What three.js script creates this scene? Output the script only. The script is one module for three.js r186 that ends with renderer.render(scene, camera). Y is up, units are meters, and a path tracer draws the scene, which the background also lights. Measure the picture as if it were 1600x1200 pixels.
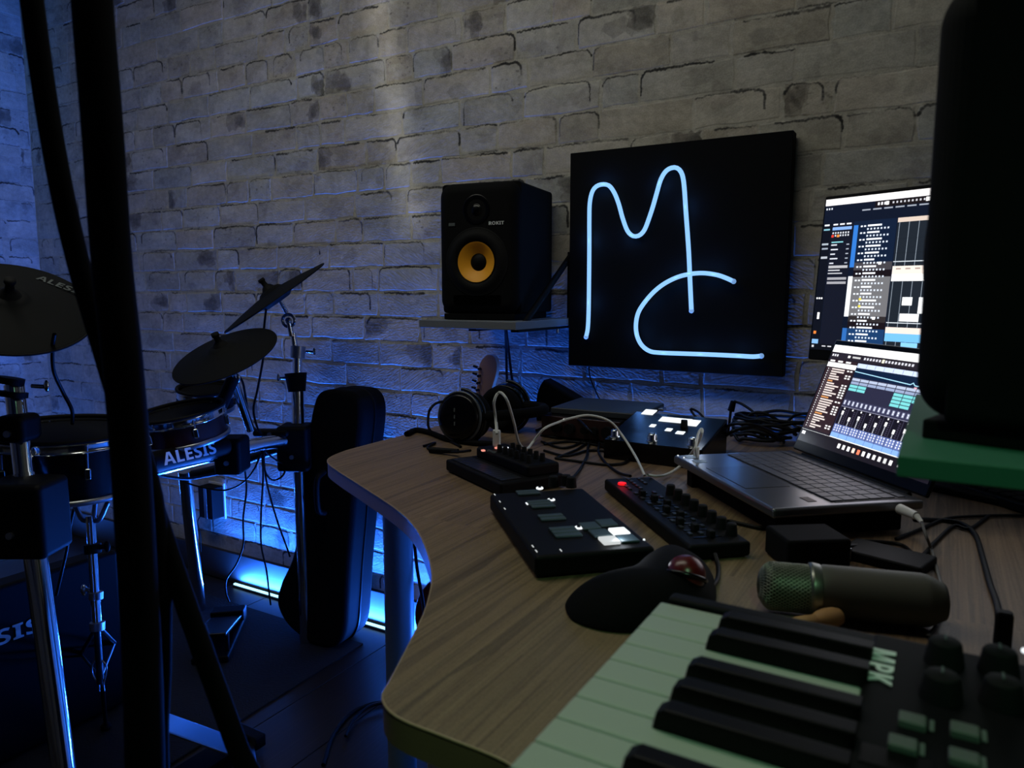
import * as THREE from 'three';
import { RoundedBoxGeometry } from 'three/addons/geometries/RoundedBoxGeometry.js';
import { TextGeometry } from 'three/addons/geometries/TextGeometry.js';
import { FontLoader } from 'three/addons/loaders/FontLoader.js';
import { mergeGeometries } from 'three/addons/utils/BufferGeometryUtils.js';
import { RectAreaLightUniformsLib } from 'three/addons/lights/RectAreaLightUniformsLib.js';
import { ImprovedNoise } from 'three/addons/math/ImprovedNoise.js';

// ---------- camera ----------
const scene = new THREE.Scene();
scene.background = new THREE.Color(0x000000);
const V = (x, y, z) => new THREE.Vector3(x, y, z);
const FOCAL = 1150, YAW = THREE.MathUtils.degToRad(30.4), PITCH = THREE.MathUtils.degToRad(7.15);
const EYE = V(0, 1.04, 1.7);
const fwd = V(-Math.sin(YAW) * Math.cos(PITCH), -Math.sin(PITCH), -Math.cos(YAW) * Math.cos(PITCH));
const rgt = V(Math.cos(YAW), 0, -Math.sin(YAW)), upv = rgt.clone().cross(fwd);
const camera = new THREE.PerspectiveCamera(2 * Math.atan(600 / FOCAL) * 180 / Math.PI, 4 / 3, 0.02, 60);
camera.position.copy(EYE); camera.up.set(0, 1, 0); camera.lookAt(EYE.clone().add(fwd));
camera.focus = 1.7; camera.userData.fStop = 9;
scene.add(camera);
// ---------- light and exposure ----------
RectAreaLightUniformsLib.init();
const renderer = new THREE.WebGLRenderer({ antialias: true });
renderer.shadowMap.enabled = true;
renderer.toneMapping = THREE.LinearToneMapping;
renderer.toneMappingExposure = 1.0;
const L = {
  ceiling: { color: new THREE.Color().setRGB(1.0, 0.98, 0.8), power: 4.6, at: V(-1.2, 2.36, 1.0), w: 1.8, d: 0.25 },
  green: { color: new THREE.Color().setRGB(0.42, 1.0, 0.52), power: 1.15, at: V(0.35, 1.9, 2.05), size: 0.12 },
  strip: { color: new THREE.Color().setRGB(0.02, 0.15, 1.0), power: 1550 },
  bar: { color: new THREE.Color().setRGB(0.04, 0.3, 1.0), power: 11 },
  street: { color: new THREE.Color().setRGB(1.0, 0.98, 0.9), power: 42 },
  neon: { color: new THREE.Color().setRGB(0.1, 0.32, 1.0), glow: 1.25, power: 0.004 },
};
function areaLight(c, i, w, h, at, target) {
  const l = new THREE.RectAreaLight(c, i, w, h); l.position.copy(at); l.lookAt(target); scene.add(l); return l;
}
// ---------- helpers ----------
let seed = 12345;
const rnd = () => { seed = (seed * 1664525 + 1013904223) >>> 0; return seed / 4294967296; };
const R = (a, b) => a + (b - a) * rnd();
const ray = (x, y) => fwd.clone().addScaledVector(rgt, (x - 800) / FOCAL).addScaledVector(upv, (600 - y) / FOCAL);
const at = (x, y, d) => EYE.clone().addScaledVector(ray(x, y), d);                  // a photograph point at a depth in metres
const onY = (x, y, Y) => { const r = ray(x, y); return EYE.clone().addScaledVector(r, (Y - EYE.y) / r.y); };
const onZ = (x, y, Z) => { const r = ray(x, y); return EYE.clone().addScaledVector(r, (Z - EYE.z) / r.z); };
const onX = (x, y, X) => { const r = ray(x, y); return EYE.clone().addScaledVector(r, (X - EYE.x) / r.x); };
const used = {};
const numbered = (n) => { const k = used[n] = (used[n] ?? -1) + 1; return k ? n + '_' + String(k).padStart(3, '0') : n; };
function mesh(g, m) { const o = new THREE.Mesh(g, m); o.castShadow = o.receiveShadow = true; return o; }
function tag(o, label, category, group) { o.userData.label = label; o.userData.category = category; if (group) o.userData.group = group; return o; }
function thing(name, label, category, p = V(0, 0, 0), turn = 0, group) {
  const o = new THREE.Group(); o.name = numbered(name); o.position.copy(p); o.rotation.y = turn; scene.add(o);
  return tag(o, label, category, group);
}
function part(parent, name, g, m, label) { const o = mesh(g, m); o.name = name; if (label) o.userData.label = label; parent.add(o); return o; }
function single(name, label, category, g, m, group) { const o = mesh(g, m); o.name = numbered(name); scene.add(o); return tag(o, label, category, group); }
function struct(name, g, m, parent = scene) { const o = mesh(g, m); o.name = name; o.userData.kind = 'structure'; parent.add(o); return o; }
function plain(g) {
  const q = g.index ? g.toNonIndexed() : g;
  for (const k of Object.keys(q.attributes)) if (!['position', 'normal', 'uv'].includes(k)) q.deleteAttribute(k);
  if (!q.attributes.uv) q.setAttribute('uv', new THREE.BufferAttribute(new Float32Array(q.attributes.position.count * 2), 2));
  q.clearGroups(); return q;
}
const join = (...gs) => mergeGeometries(gs.flat().map(plain));
const box = (w, h, d, r = 0.002, s = 2) => new RoundedBoxGeometry(w, h, d, s, Math.min(r, w / 2.01, h / 2.01, d / 2.01));
const cyl = (r1, r2, h, s = 24) => new THREE.CylinderGeometry(r1, r2, h, s);
const mv = (g, x, y, z) => g.translate(x, y, z);
const lathe = (pts, s = 40) => new THREE.LatheGeometry(pts.map(([x, y]) => new THREE.Vector2(x, y)), s);
const curve = (pts, closed = false, t = 0.5) => new THREE.CatmullRomCurve3(pts.map((p) => p.isVector3 ? p : V(...p)), closed, 'catmullrom', t);
const tube = (pts, r, n = 0, s = 8, closed = false) => new THREE.TubeGeometry(curve(pts, closed), n || pts.length * 8, r, s, closed);
function bar(a, b, r, r2 = r, s = 16) {
  const d = b.clone().sub(a), g = new THREE.CylinderGeometry(r2, r, d.length(), s);
  g.applyQuaternion(new THREE.Quaternion().setFromUnitVectors(V(0, 1, 0), d.clone().normalize()));
  return g.translate(...a.clone().add(b).multiplyScalar(0.5).toArray());
}
// a matrix whose y axis is n and whose x axis lies near xd
function basis(p, xd, n) {
  const z = xd.clone().cross(n).normalize(), x = n.clone().cross(z).normalize();
  return new THREE.Matrix4().makeBasis(x, n.clone().normalize(), z).setPosition(p);
}
function canvas(w, h, draw) { const c = document.createElement('canvas'); c.width = w; c.height = h; draw(c.getContext('2d'), w, h); return c; }
function ctex(c, repeat) {
  const t = new THREE.CanvasTexture(c); t.colorSpace = THREE.SRGBColorSpace; t.magFilter = THREE.LinearFilter;
  if (repeat) { t.wrapS = t.wrapT = THREE.RepeatWrapping; t.repeat.set(repeat, repeat); }
  return t;
}
const noise = new ImprovedNoise();
function noiseTex(n, f, repeat, contrast = 1) {           // tileable grain for relief
  const d = new Uint8Array(n * n * 4);
  for (let y = 0; y < n; y++) for (let x = 0; x < n; x++) {
    const a = x / n * 6.2832, b = y / n * 6.2832;
    const v = noise.noise(Math.cos(a) * f, Math.sin(a) * f + Math.cos(b) * f, Math.sin(b) * f) + 0.5 * noise.noise(Math.cos(a) * f * 2.7, Math.sin(a) * f * 2.7 + Math.cos(b) * f * 2.7, Math.sin(b) * f * 2.7);
    const k = Math.max(0, Math.min(255, 128 + v * 110 * contrast)), i = (y * n + x) * 4; d[i] = d[i + 1] = d[i + 2] = k; d[i + 3] = 255;
  }
  const t = new THREE.DataTexture(d, n, n); t.magFilter = THREE.LinearFilter; t.wrapS = t.wrapT = THREE.RepeatWrapping; t.repeat.set(repeat, repeat); t.needsUpdate = true; return t;
}
const grain = noiseTex(256, 9, 3);
const std = (color, roughness = 0.6, metalness = 0, o = {}) => new THREE.MeshStandardMaterial({ color, roughness, metalness, ...o });
const dull = (c, r, k = 0.4) => new THREE.MeshPhysicalMaterial({ color: c, roughness: r, specularIntensity: k });
const M = {
  black: dull(0x06070a, 0.6, 0.28), matte: dull(0x050608, 0.85, 0.3), rubber: dull(0x08090b, 0.75), gloss: dull(0x050608, 0.25, 0.6), fabric: dull(0x040507, 0.95, 0.3),
  cymbal: dull(0x0e1012, 0.75, 0.25), chrome: std(0xd8dce0, 0.12, 1), steel: std(0xa9adb3, 0.34, 1), darkSteel: std(0x3a3d42, 0.4, 1),
  white: std(0xd9dad4, 0.45), cableWhite: std(0xc9cdc8, 0.5), cableBlack: dull(0x060709, 0.5), grey: std(0x50545a, 0.6),
  yellow: std(0xf0a612, 0.55), maroon: std(0x2c0f10, 0.35), maple: std(0xb98d72, 0.5), print: std(0xd3dada, 0.6), printDim: std(0x4c5456, 0.7),
  key: std(0xa8ada5, 0.45), alu: std(0x77787e, 0.3, 0.8), aluKey: std(0x4a4c54, 0.5, 0.2), screenBlack: dull(0x030405, 0.3), padGrey: std(0x35464d, 0.55),
  green: std(0x24604b, 0.75), laminate: std(0x6c727a, 0.6), red: std(0x520c0b, 0.3), redBox: std(0x2c1412, 0.5), olive: std(0x55574d, 0.6, 0.15),
  lit: std(0x111111, 0.5, 0, { emissive: 0xf4fbff, emissiveIntensity: 1.15 }), litSoft: std(0x222222, 0.5, 0, { emissive: 0xe9eeee, emissiveIntensity: 0.75 }),
  litRed: std(0x220000, 0.5, 0, { emissive: 0xff1a22, emissiveIntensity: 1.0 }), litPink: std(0x221111, 0.5, 0, { emissive: 0xff9f8c, emissiveIntensity: 0.9 }),
};
const font = await new FontLoader().loadAsync('fonts/droid/droid_sans_bold.typeface.json');
// raised lettering: its middle at p, reading along xd, facing n
function lettering(parent, name, text, p, xd, n, size, m, stretch = 1, depth = 0.0006) {
  const g = new TextGeometry(text, { font, size, depth, curveSegments: 4 });
  g.computeBoundingBox(); const b = g.boundingBox; g.translate(-(b.min.x + b.max.x) / 2, -(b.min.y + b.max.y) / 2, 0); g.scale(stretch, 1, 1);
  const x = xd.clone().normalize(), z = n.clone().addScaledVector(x, -n.dot(x)).normalize(), y = z.clone().cross(x);
  g.applyMatrix4(new THREE.Matrix4().makeBasis(x, y, z).setPosition(p));
  return part(parent, name, g, m);
}

// ---------- the room ----------
const XL = -3.3, XR = 0.62, ZB = 4.2, TOP = 2.52, ROW = 0.073, SKIRT = 0.11;
// courses of bricks, shared by both papered walls; u runs along the wall from the corner
function courses(len) {
  const out = [];
  for (let r = 0, y = SKIRT - 0.02; y < TOP; r++, y += ROW) {
    let u = -R(0, 0.2);
    while (u < len) {
      const w = rnd() < 0.36 ? R(0.095, 0.135) : R(0.17, 0.235);
      const b = { u0: Math.max(u, 0.002) + 0.003, u1: Math.min(u + w, len) - 0.003, y0: y + 0.003, y1: Math.min(y + ROW, TOP) - 0.003 };
      if (b.u1 - b.u0 > 0.03) out.push(b);
      u += w;
    }
  }
  return out;
}
const LEN = XR - XL, backBricks = courses(LEN), leftBricks = courses(1.2);
const TW = 2048, TH = 1316, PX = TW / LEN;                      // the printed paper: one drawing, 1.9 mm a pixel
function rough(g, x0, y0, x1, y1, j, step = 5) {               // a ragged closed outline
  g.beginPath(); const pts = [];
  for (let x = x0; x < x1; x += step) pts.push([x, y0 + R(-j, j)]);
  for (let y = y0; y < y1; y += step) pts.push([x1 + R(-j, j), y]);
  for (let x = x1; x > x0; x -= step) pts.push([x, y1 + R(-j, j)]);
  for (let y = y1; y > y0; y -= step) pts.push([x0 + R(-j, j), y]);
  pts.forEach(([x, y], i) => i ? g.lineTo(x, y) : g.moveTo(x, y)); g.closePath();
}
function blot(g, x, y, rx, ry) {                               // a ragged patch
  g.beginPath(); const n = 14, o = R(0, 6);
  for (let i = 0; i < n; i++) { const a = i / n * 6.2832, k = R(0.6, 1.15) + 0.2 * Math.sin(a * 2 + o); i ? g.lineTo(x + rx * k * Math.cos(a), y + ry * k * Math.sin(a)) : g.moveTo(x + rx * k, y); }
  g.closePath();
}
function paper(bricks) {
  const c = canvas(TW, TH, (g) => {
    g.fillStyle = '#b2afa5'; g.fillRect(0, 0, TW, TH);
    for (const b of bricks) {
      const x0 = b.u0 * PX, x1 = b.u1 * PX, y0 = TH - b.y1 * PX, y1 = TH - b.y0 * PX, w = x1 - x0, h = y1 - y0;
      if (x0 > TW) continue;
      const t = R(-10, 9) - (rnd() < 0.05 ? R(10, 20) : 0), wm = R(-4, 5);
      g.save(); rough(g, x0, y0, x1, y1, 2.2); g.fillStyle = `rgb(${176 + t + wm},${173 + t},${164 + t - wm})`; g.fill(); g.clip();
      for (let k = 0; k < 6; k++) {                              // worn whitewash patches
        g.fillStyle = rnd() < 0.52 ? `rgba(208,206,196,${R(0.06, 0.26)})` : `rgba(104,101,96,${R(0.05, 0.2)})`;
        blot(g, R(x0, x1), R(y0, y1), R(4, w * 0.3), R(3, h * 0.5)); g.fill();
      }
      if (rnd() < 0.14) { const e = rnd() < 0.5; for (let k = 0; k < 5; k++) { g.fillStyle = `rgba(78,74,70,${R(0.16, 0.34)})`; blot(g, e ? x0 + R(0, w * 0.35) : x1 - R(0, w * 0.35), y0 + h * R(0.2, 0.8), w * R(0.12, 0.3), h * R(0.25, 0.6)); g.fill(); } }
      if (rnd() < 0.3) for (let k = 0; k < 16; k++) { g.fillStyle = `rgba(62,60,57,${R(0.1, 0.4)})`; blot(g, x0 + w * R(0, 1), y0 + h * R(0, 1), R(0.6, 3), R(0.6, 2)); g.fill(); }
      g.restore();
      const ink = (pts, wd, al) => {                             // printed dark brush line of uneven weight, round at the brick's shoulders
        const P = new THREE.CatmullRomCurve3(pts.map(([a, b2]) => V(a, b2, 0)), false, 'catmullrom', 0.35).getPoints(Math.max(6, w / 2.2 | 0)); let q = P[0], k = R(0.6, 1.2), f = R(0.7, 1);
        for (const p of P) { k = Math.min(1.7, Math.max(0.35, k + R(-0.28, 0.28))); f = Math.min(1, Math.max(0.12, f + R(-0.22, 0.22))); p.x += R(-0.5, 0.5); p.y += R(-0.9, 0.9); g.lineCap = 'round'; g.strokeStyle = `rgba(44,44,44,${al * f})`; g.lineWidth = wd * k; g.beginPath(); g.moveTo(q.x, q.y); g.lineTo(p.x, p.y); g.stroke(); q = p; }
      };
      const z = R(0.55, 1), r = Math.min(9, w * 0.2), dn = () => y0 + h * R(0.2, 0.95);
      if (rnd() < 0.88) {
        const a = x0 + (rnd() < 0.4 ? w * R(0.05, 0.3) : 1), b2 = x1 - (rnd() < 0.4 ? w * R(0.05, 0.3) : 1), l = rnd() < 0.42, rr = rnd() < 0.5, pts = [];
        if (l) pts.push([a - 1, dn()], [a - 0.5, y0 + r * 0.8]); pts.push([a + (l ? r * 0.6 : 0), y0 + R(0, 1.5)]);
        for (const k of [0.33, 0.66]) pts.push([a + (b2 - a) * k, y0 + R(-1.5, 1.8)]);
        pts.push([b2 - (rr ? r * 0.6 : 0), y0 + R(0, 1.5)]); if (rr) pts.push([b2 + 0.5, y0 + r * 0.8], [b2 + 1, dn()]);
        ink(pts, 1.9, z);
      }
      if (rnd() < 0.22) ink([[x0 + w * R(0, 0.4), y1], [x0 + w * 0.6, y1 + R(-1, 1)], [x1, y1]], 1.0, z * 0.5);
    }
    const im = g.getImageData(0, 0, TW, TH), d = im.data;        // paper grain
    for (let y = 0; y < TH; y++) for (let x = 0; x < TW; x++) {
      const i = (y * TW + x) * 4, n = (rnd() - 0.5) * 20 + noise.noise(x / 46, y / 30, 3.3) * 16 + noise.noise(x / 9, y / 7, 8.1) * 13;
      d[i] += n; d[i + 1] += n; d[i + 2] += n;
    }
    g.putImageData(im, 0, 0);
  });
  return new THREE.MeshStandardMaterial({ map: ctex(c), roughness: 0.9, bumpMap: noiseTex(512, 22, 4, 1.2), bumpScale: 0.0006 });
}
function brickGeo(b, turnLeft) {                                 // ragged outline, chamfered, 3 to 5 mm proud of the joint
  const ring = [], w = b.u1 - b.u0, h = b.y1 - b.y0, d = R(0.0006, 0.0014), n = w > 0.15 ? 4 : 3;
  for (let i = 0; i < n; i++) ring.push([b.u0 + w * i / n, b.y0]);
  for (let i = 0; i < 2; i++) ring.push([b.u1, b.y0 + h * i / 2]);
  for (let i = 0; i < n; i++) ring.push([b.u1 - w * i / n, b.y1]);
  for (let i = 0; i < 2; i++) ring.push([b.u0, b.y1 - h * i / 2]);
  for (const p of ring) { p[0] += R(-0.003, 0.003); p[1] += R(-0.0028, 0.0028); }
  const cx = (b.u0 + b.u1) / 2, cy = (b.y0 + b.y1) / 2, pos = [], uv = [];
  const put = (u, y, z) => { pos.push(...(turnLeft ? [XL + z, y, 1.2 - u] : [XL + u, y, z])); uv.push(u / LEN, y / (TH / PX)); };
  const ins = ring.map(([u, y]) => [u + Math.sign(cx - u) * 0.003, y + Math.sign(cy - y) * 0.003]);
  ring.forEach((p, i) => {
    const q = ring[(i + 1) % ring.length], a = ins[i], e = ins[(i + 1) % ring.length];
    put(...p, 0); put(...q, 0); put(...e, d); put(...p, 0); put(...e, d); put(...a, d);
    put(...a, d); put(...e, d); put(cx, cy, d + 0.0004);
  });
  const g = new THREE.BufferGeometry();
  g.setAttribute('position', new THREE.Float32BufferAttribute(pos, 3)); g.setAttribute('uv', new THREE.Float32BufferAttribute(uv, 2)); g.computeVertexNormals(); return g;
}
function view(p) { const v = p.clone().sub(EYE), z = v.dot(fwd); return [800 + FOCAL * v.dot(rgt) / z, 600 - FOCAL * v.dot(upv) / z, z]; }
const paperBack = paper(backBricks);
const wallBack = (() => {
  const g = new THREE.BoxGeometry(LEN + 0.4, TOP + 0.3, 0.15), uv = g.attributes.uv, p = g.attributes.position;
  g.translate((XL + XR) / 2, TOP / 2, -0.075);
  for (let i = 0; i < p.count; i++) uv.setXY(i, (p.getX(i) - XL) / LEN, p.getY(i) / (TH / PX));
  return struct('wall_back', g, paperBack);
})();
{
  const seen = [];
  for (const b of backBricks) {
    const [x, y, z] = view(V(XL + (b.u0 + b.u1) / 2, (b.y0 + b.y1) / 2, 0));
    const hidden = (x > 905 && x < 1215 && y > 250 && y < 560) || (x > 1470) || (x > 700 && y > 690) || (x > 700 && x < 845 && y > 310 && y < 480) || (x > 120 && x < 180 && y < 800);
    b.size = z > 0 && x > -30 && x < 1640 && y > -30 && y < 1150 && !hidden ? (b.u1 - b.u0) / (z * z) : 0;
  }
  const order = [...backBricks].sort((a, b) => b.size - a.size), cut = order[270].size;
  const rest = [];
  for (const b of backBricks) {
    const g = brickGeo(b);
    if (b.size > cut) part(wallBack, 'brick', g, paperBack); else rest.push(g);
  }
  const o = part(wallBack, 'brickwork', join(rest), paperBack); o.userData.kind = 'stuff';
}
const wallLeft = (() => {
  const g = new THREE.BoxGeometry(0.15, TOP + 0.3, ZB + 0.4), uv = g.attributes.uv, p = g.attributes.position;
  g.translate(XL - 0.075, TOP / 2, ZB / 2);
  for (let i = 0; i < p.count; i++) uv.setXY(i, (1.2 - p.getZ(i)) / LEN, p.getY(i) / (TH / PX));
  const m = paper(leftBricks), o = struct('wall_left', g, m), rest = [];
  for (const b of leftBricks) {
    const [x, y, z] = view(V(XL, (b.y0 + b.y1) / 2, 1.2 - (b.u0 + b.u1) / 2));
    if (x > -30 && y > -30 && y < 560 && z > 0) part(o, 'brick', brickGeo(b, true), m); else rest.push(brickGeo(b, true));
  }
  part(o, 'brickwork', join(rest), m).userData.kind = 'stuff';
  return o;
})();
const plaster = std(0x77756f, 0.92, 0, { bumpMap: grain, bumpScale: 0.0006 });
struct('wall_right', mv(new THREE.BoxGeometry(0.15, TOP + 0.3, ZB + 0.4), XR + 0.075, TOP / 2, ZB / 2), plaster);
struct('ceiling', mv(new THREE.BoxGeometry(LEN + 0.4, 0.15, ZB + 0.5), (XL + XR) / 2, TOP + 0.075, ZB / 2), std(0x6b6963, 0.95));
// the wall behind, with a window, curtains and street lamp added to throw the streak of light
const LAMP = V(0.35, 0.95, ZB + 4.2), s0 = onZ(586, 0, 0), s1 = onZ(622, 230, 0), dx = (s1.x - s0.x) / (s1.y - s0.y);
const gapAt = (y) => { const Y = LAMP.y + (y - LAMP.y) * LAMP.z / (LAMP.z - ZB), X = s0.x + (Y - s0.y) * dx; return X + (LAMP.x - X) * ZB / LAMP.z; };
{
  const wx0 = gapAt(1.5) - 0.6, wx1 = gapAt(1.5) + 0.6, wy0 = 1.07, wy1 = 2.1, z = ZB + 0.075, T = 0.15;
  const slab = (x0, x1, y0, y1) => mv(new THREE.BoxGeometry(x1 - x0, y1 - y0, T), (x0 + x1) / 2, (y0 + y1) / 2, z);
  struct('wall_behind', join(slab(XL - 0.2, wx0, -0.1, TOP), slab(wx1, XR + 0.2, -0.1, TOP), slab(wx0, wx1, -0.1, wy0), slab(wx0, wx1, wy1, TOP)), plaster);
  const cloth = std(0x2b2a2c, 0.95);
  const panel = (side) => {
    const s = new THREE.Shape(), w = 0.026, a = gapAt(0.95) + side * w, b = gapAt(2.25) + side * w, e = side < 0 ? wx0 - 0.1 : wx1 + 0.1;
    s.moveTo(a, 0.95); s.lineTo(b, 2.25); s.lineTo(e, 2.25); s.lineTo(e, 0.95);
    return new THREE.ExtrudeGeometry(s, { depth: 0.012, bevelEnabled: false }).translate(0, 0, ZB - 0.03);
  };
  single('curtain', 'dark unseen curtain panel added to shape the light streak, near side', 'curtain', panel(-1), cloth);
  single('curtain', 'dark unseen curtain panel added to shape the light streak, far side', 'curtain', panel(1), cloth);
  const lamp = thing('added_street_lamp', 'unseen street lamp added outside the window for the light streak', 'lamp', LAMP);
  part(lamp, 'globe', new THREE.SphereGeometry(0.06, 16, 12), std(0x222222, 0.5, 0, { emissive: L.street.color, emissiveIntensity: 3 }));
  part(lamp, 'pole', mv(cyl(0.03, 0.05, 3, 12), 0, -1.56, 0), M.darkSteel);
  const p = new THREE.PointLight(L.street.color, L.street.power); p.position.copy(LAMP); p.castShadow = true; p.shadow.radius = 2; scene.add(p);
}
// floor of dark laminate planks
{
  const wood = canvas(512, 1024, (g) => {
    g.fillStyle = '#26211e'; g.fillRect(0, 0, 512, 1024);
    for (let i = 0; i < 900; i++) { g.strokeStyle = `rgba(${rnd() < 0.5 ? '20,17,15' : '86,78,72'},${R(0.05, 0.25)})`; g.lineWidth = R(0.5, 2); const x = R(0, 512), y = R(0, 1024), l = R(60, 400); g.beginPath(); g.moveTo(x, y); g.bezierCurveTo(x + R(-4, 4), y + l / 3, x + R(-4, 4), y + l * 0.6, x + R(-6, 6), y + l); g.stroke(); }
  });
  const fm = new THREE.MeshStandardMaterial({ map: ctex(wood, 1.5), roughness: 0.34 });
  const floor = struct('floor', mv(new THREE.BoxGeometry(LEN + 0.4, 0.12, ZB + 0.5), (XL + XR) / 2, -0.065, ZB / 2), std(0x0d0b0a, 0.8));
  const variants = [0, 1, 2, 3].map((k) => { const g = box(0.19, 0.014, 1.196, 0.0012, 1), p = g.attributes.position, uv = g.attributes.uv; for (let i = 0; i < p.count; i++) uv.setXY(i, p.getX(i) + k * 0.37, p.getZ(i) * 0.7 + k * 0.21); return g; });
  const rest = [];
  for (let x = XL + 0.1, c = 0; x < XR; x += 0.1925, c++) for (let z = -0.6 + (c % 3) * 0.4; z < ZB; z += 1.2) {
    const [px, py, d] = view(V(x, 0, z + 0.6)), g = variants[(c * 3 + (z * 10 | 0)) & 3];
    if (z < 0 || z + 1.2 > ZB || px < -200 || px > 900 || d < 0.2) { const q = g.clone().translate(x, -0.007, z + 0.6); if (z > -0.59 && z + 1.2 < ZB) rest.push(q); else { const p = q.attributes.position; for (let i = 0; i < p.count; i++) p.setZ(i, Math.min(ZB, Math.max(0, p.getZ(i)))); rest.push(q); } }
    else { const o = part(floor, 'plank', g, fm); o.position.set(x, -0.007, z + 0.6); }
  }
  part(floor, 'planks', join(rest), fm).userData.kind = 'stuff';
  const sk = std(0x2a2624, 0.5);
  struct('baseboard_back', mv(box(LEN, SKIRT, 0.014, 0.003), (XL + XR) / 2, SKIRT / 2, 0.007), sk);
  struct('baseboard_left', mv(box(0.014, SKIRT, ZB, 0.003), XL + 0.007, SKIRT / 2, ZB / 2), sk);
}
// ceiling lamp out of frame; unseen green lamp and blue bar added for light
{
  const c = L.ceiling, t = thing('ceiling_lamp', 'long frosted ceiling lamp above the desk', 'lamp', c.at);
  part(t, 'housing', mv(box(c.w + 0.04, 0.06, c.d + 0.04, 0.01), 0, 0.05, 0), M.white);
  part(t, 'diffuser', mv(box(c.w, 0.02, c.d, 0.006), 0, 0.02, 0), std(0x999999, 0.6, 0, { emissive: c.color, emissiveIntensity: 1.5 }));
  part(t, 'cord', mv(cyl(0.006, 0.006, TOP - c.at.y - 0.08, 8), 0, 0.08 + (TOP - c.at.y - 0.08) / 2, 0), M.white);
  areaLight(c.color, c.power, c.w, c.d, c.at.clone().add(V(0, -0.002, 0)), c.at.clone().add(V(0, -1, 0)));
  const g = L.green, aim = V(-0.02, 0.84, 1.32), h = thing('added_green_lamp', 'unseen green lamp added to tint the keys and the shelf', 'lamp', g.at); h.lookAt(aim);
  part(h, 'housing', mv(box(g.size + 0.03, g.size + 0.03, 0.05, 0.01), 0, 0, -0.03), M.black);
  part(h, 'diffuser', box(g.size, g.size, 0.006, 0.002), std(0x222222, 0.6, 0, { emissive: g.color, emissiveIntensity: 1.2 }));
  part(h, 'bracket', mv(cyl(0.012, 0.012, 0.1, 12).rotateX(Math.PI / 2), 0, 0, -0.1), M.black);
  const sp = new THREE.SpotLight(g.color, g.power, 0, 0.36, 0.7); sp.position.copy(g.at).add(aim.clone().sub(g.at).normalize().multiplyScalar(0.008)); sp.target.position.copy(aim); sp.castShadow = true; sp.shadow.radius = 3; scene.add(sp, sp.target);
  const b = L.bar, bp = V(-2.9, 1.9, 0.7), k = thing('light_bar', 'unseen blue light bar added to wash the side wall', 'lamp', bp);
  part(k, 'housing', mv(box(0.05, 0.1, 0.5, 0.008), 0.03, 0, 0), M.black);
  part(k, 'lens', box(0.006, 0.08, 0.48, 0.002), std(0x111111, 0.5, 0, { emissive: b.color, emissiveIntensity: 1.4 }));
  part(k, 'hanger', bar(V(0.03, 0.05, 0), V(0.03, TOP - bp.y, 0), 0.008), M.black);
  areaLight(b.color, b.power, 0.48, 0.08, bp.clone().add(V(-0.006, 0, 0)), bp.clone().add(V(-1, -0.1, 0)));
}

// ---------- the desk ----------
const DESK = 0.73;
const woodTex = canvas(1024, 1024, (g) => {                      // grain runs away from the viewer, along v
  g.fillStyle = '#79634b'; g.fillRect(0, 0, 1024, 1024);
  for (let i = 0; i < 1700; i++) {
    const x = R(0, 1024), y = R(-200, 1024), l = R(150, 900), dark = rnd() < 0.6;
    g.strokeStyle = dark ? `rgba(60,45,32,${R(0.06, 0.28)})` : `rgba(166,142,112,${R(0.05, 0.18)})`; g.lineWidth = R(0.6, 3.2);
    for (const o of [0, 1024, -1024]) { g.beginPath(); g.moveTo(x + o, y); g.bezierCurveTo(x + o + R(-5, 5), y + l * 0.3, x + o + R(-5, 5), y + l * 0.6, x + o + R(-8, 8), y + l); g.stroke(); }
  }
  for (let i = 0; i < 26; i++) { const x = R(0, 1024); g.fillStyle = `rgba(48,36,26,${R(0.1, 0.3)})`; g.beginPath(); g.moveTo(x, -10); for (let y = 0; y <= 1034; y += 60) g.lineTo(x + 7 * Math.sin(y / 170 + i) + R(0, 2), y); for (let y = 1034; y >= 0; y -= 60) g.lineTo(x + R(4, 16) + 7 * Math.sin(y / 170 + i), y); g.fill(); }
  const im = g.getImageData(0, 0, 1024, 1024), d = im.data;
  for (let i = 0; i < d.length; i += 4) { const n = (rnd() - 0.5) * 16; d[i] += n; d[i + 1] += n; d[i + 2] += n; }
  g.putImageData(im, 0, 0);
});
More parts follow.
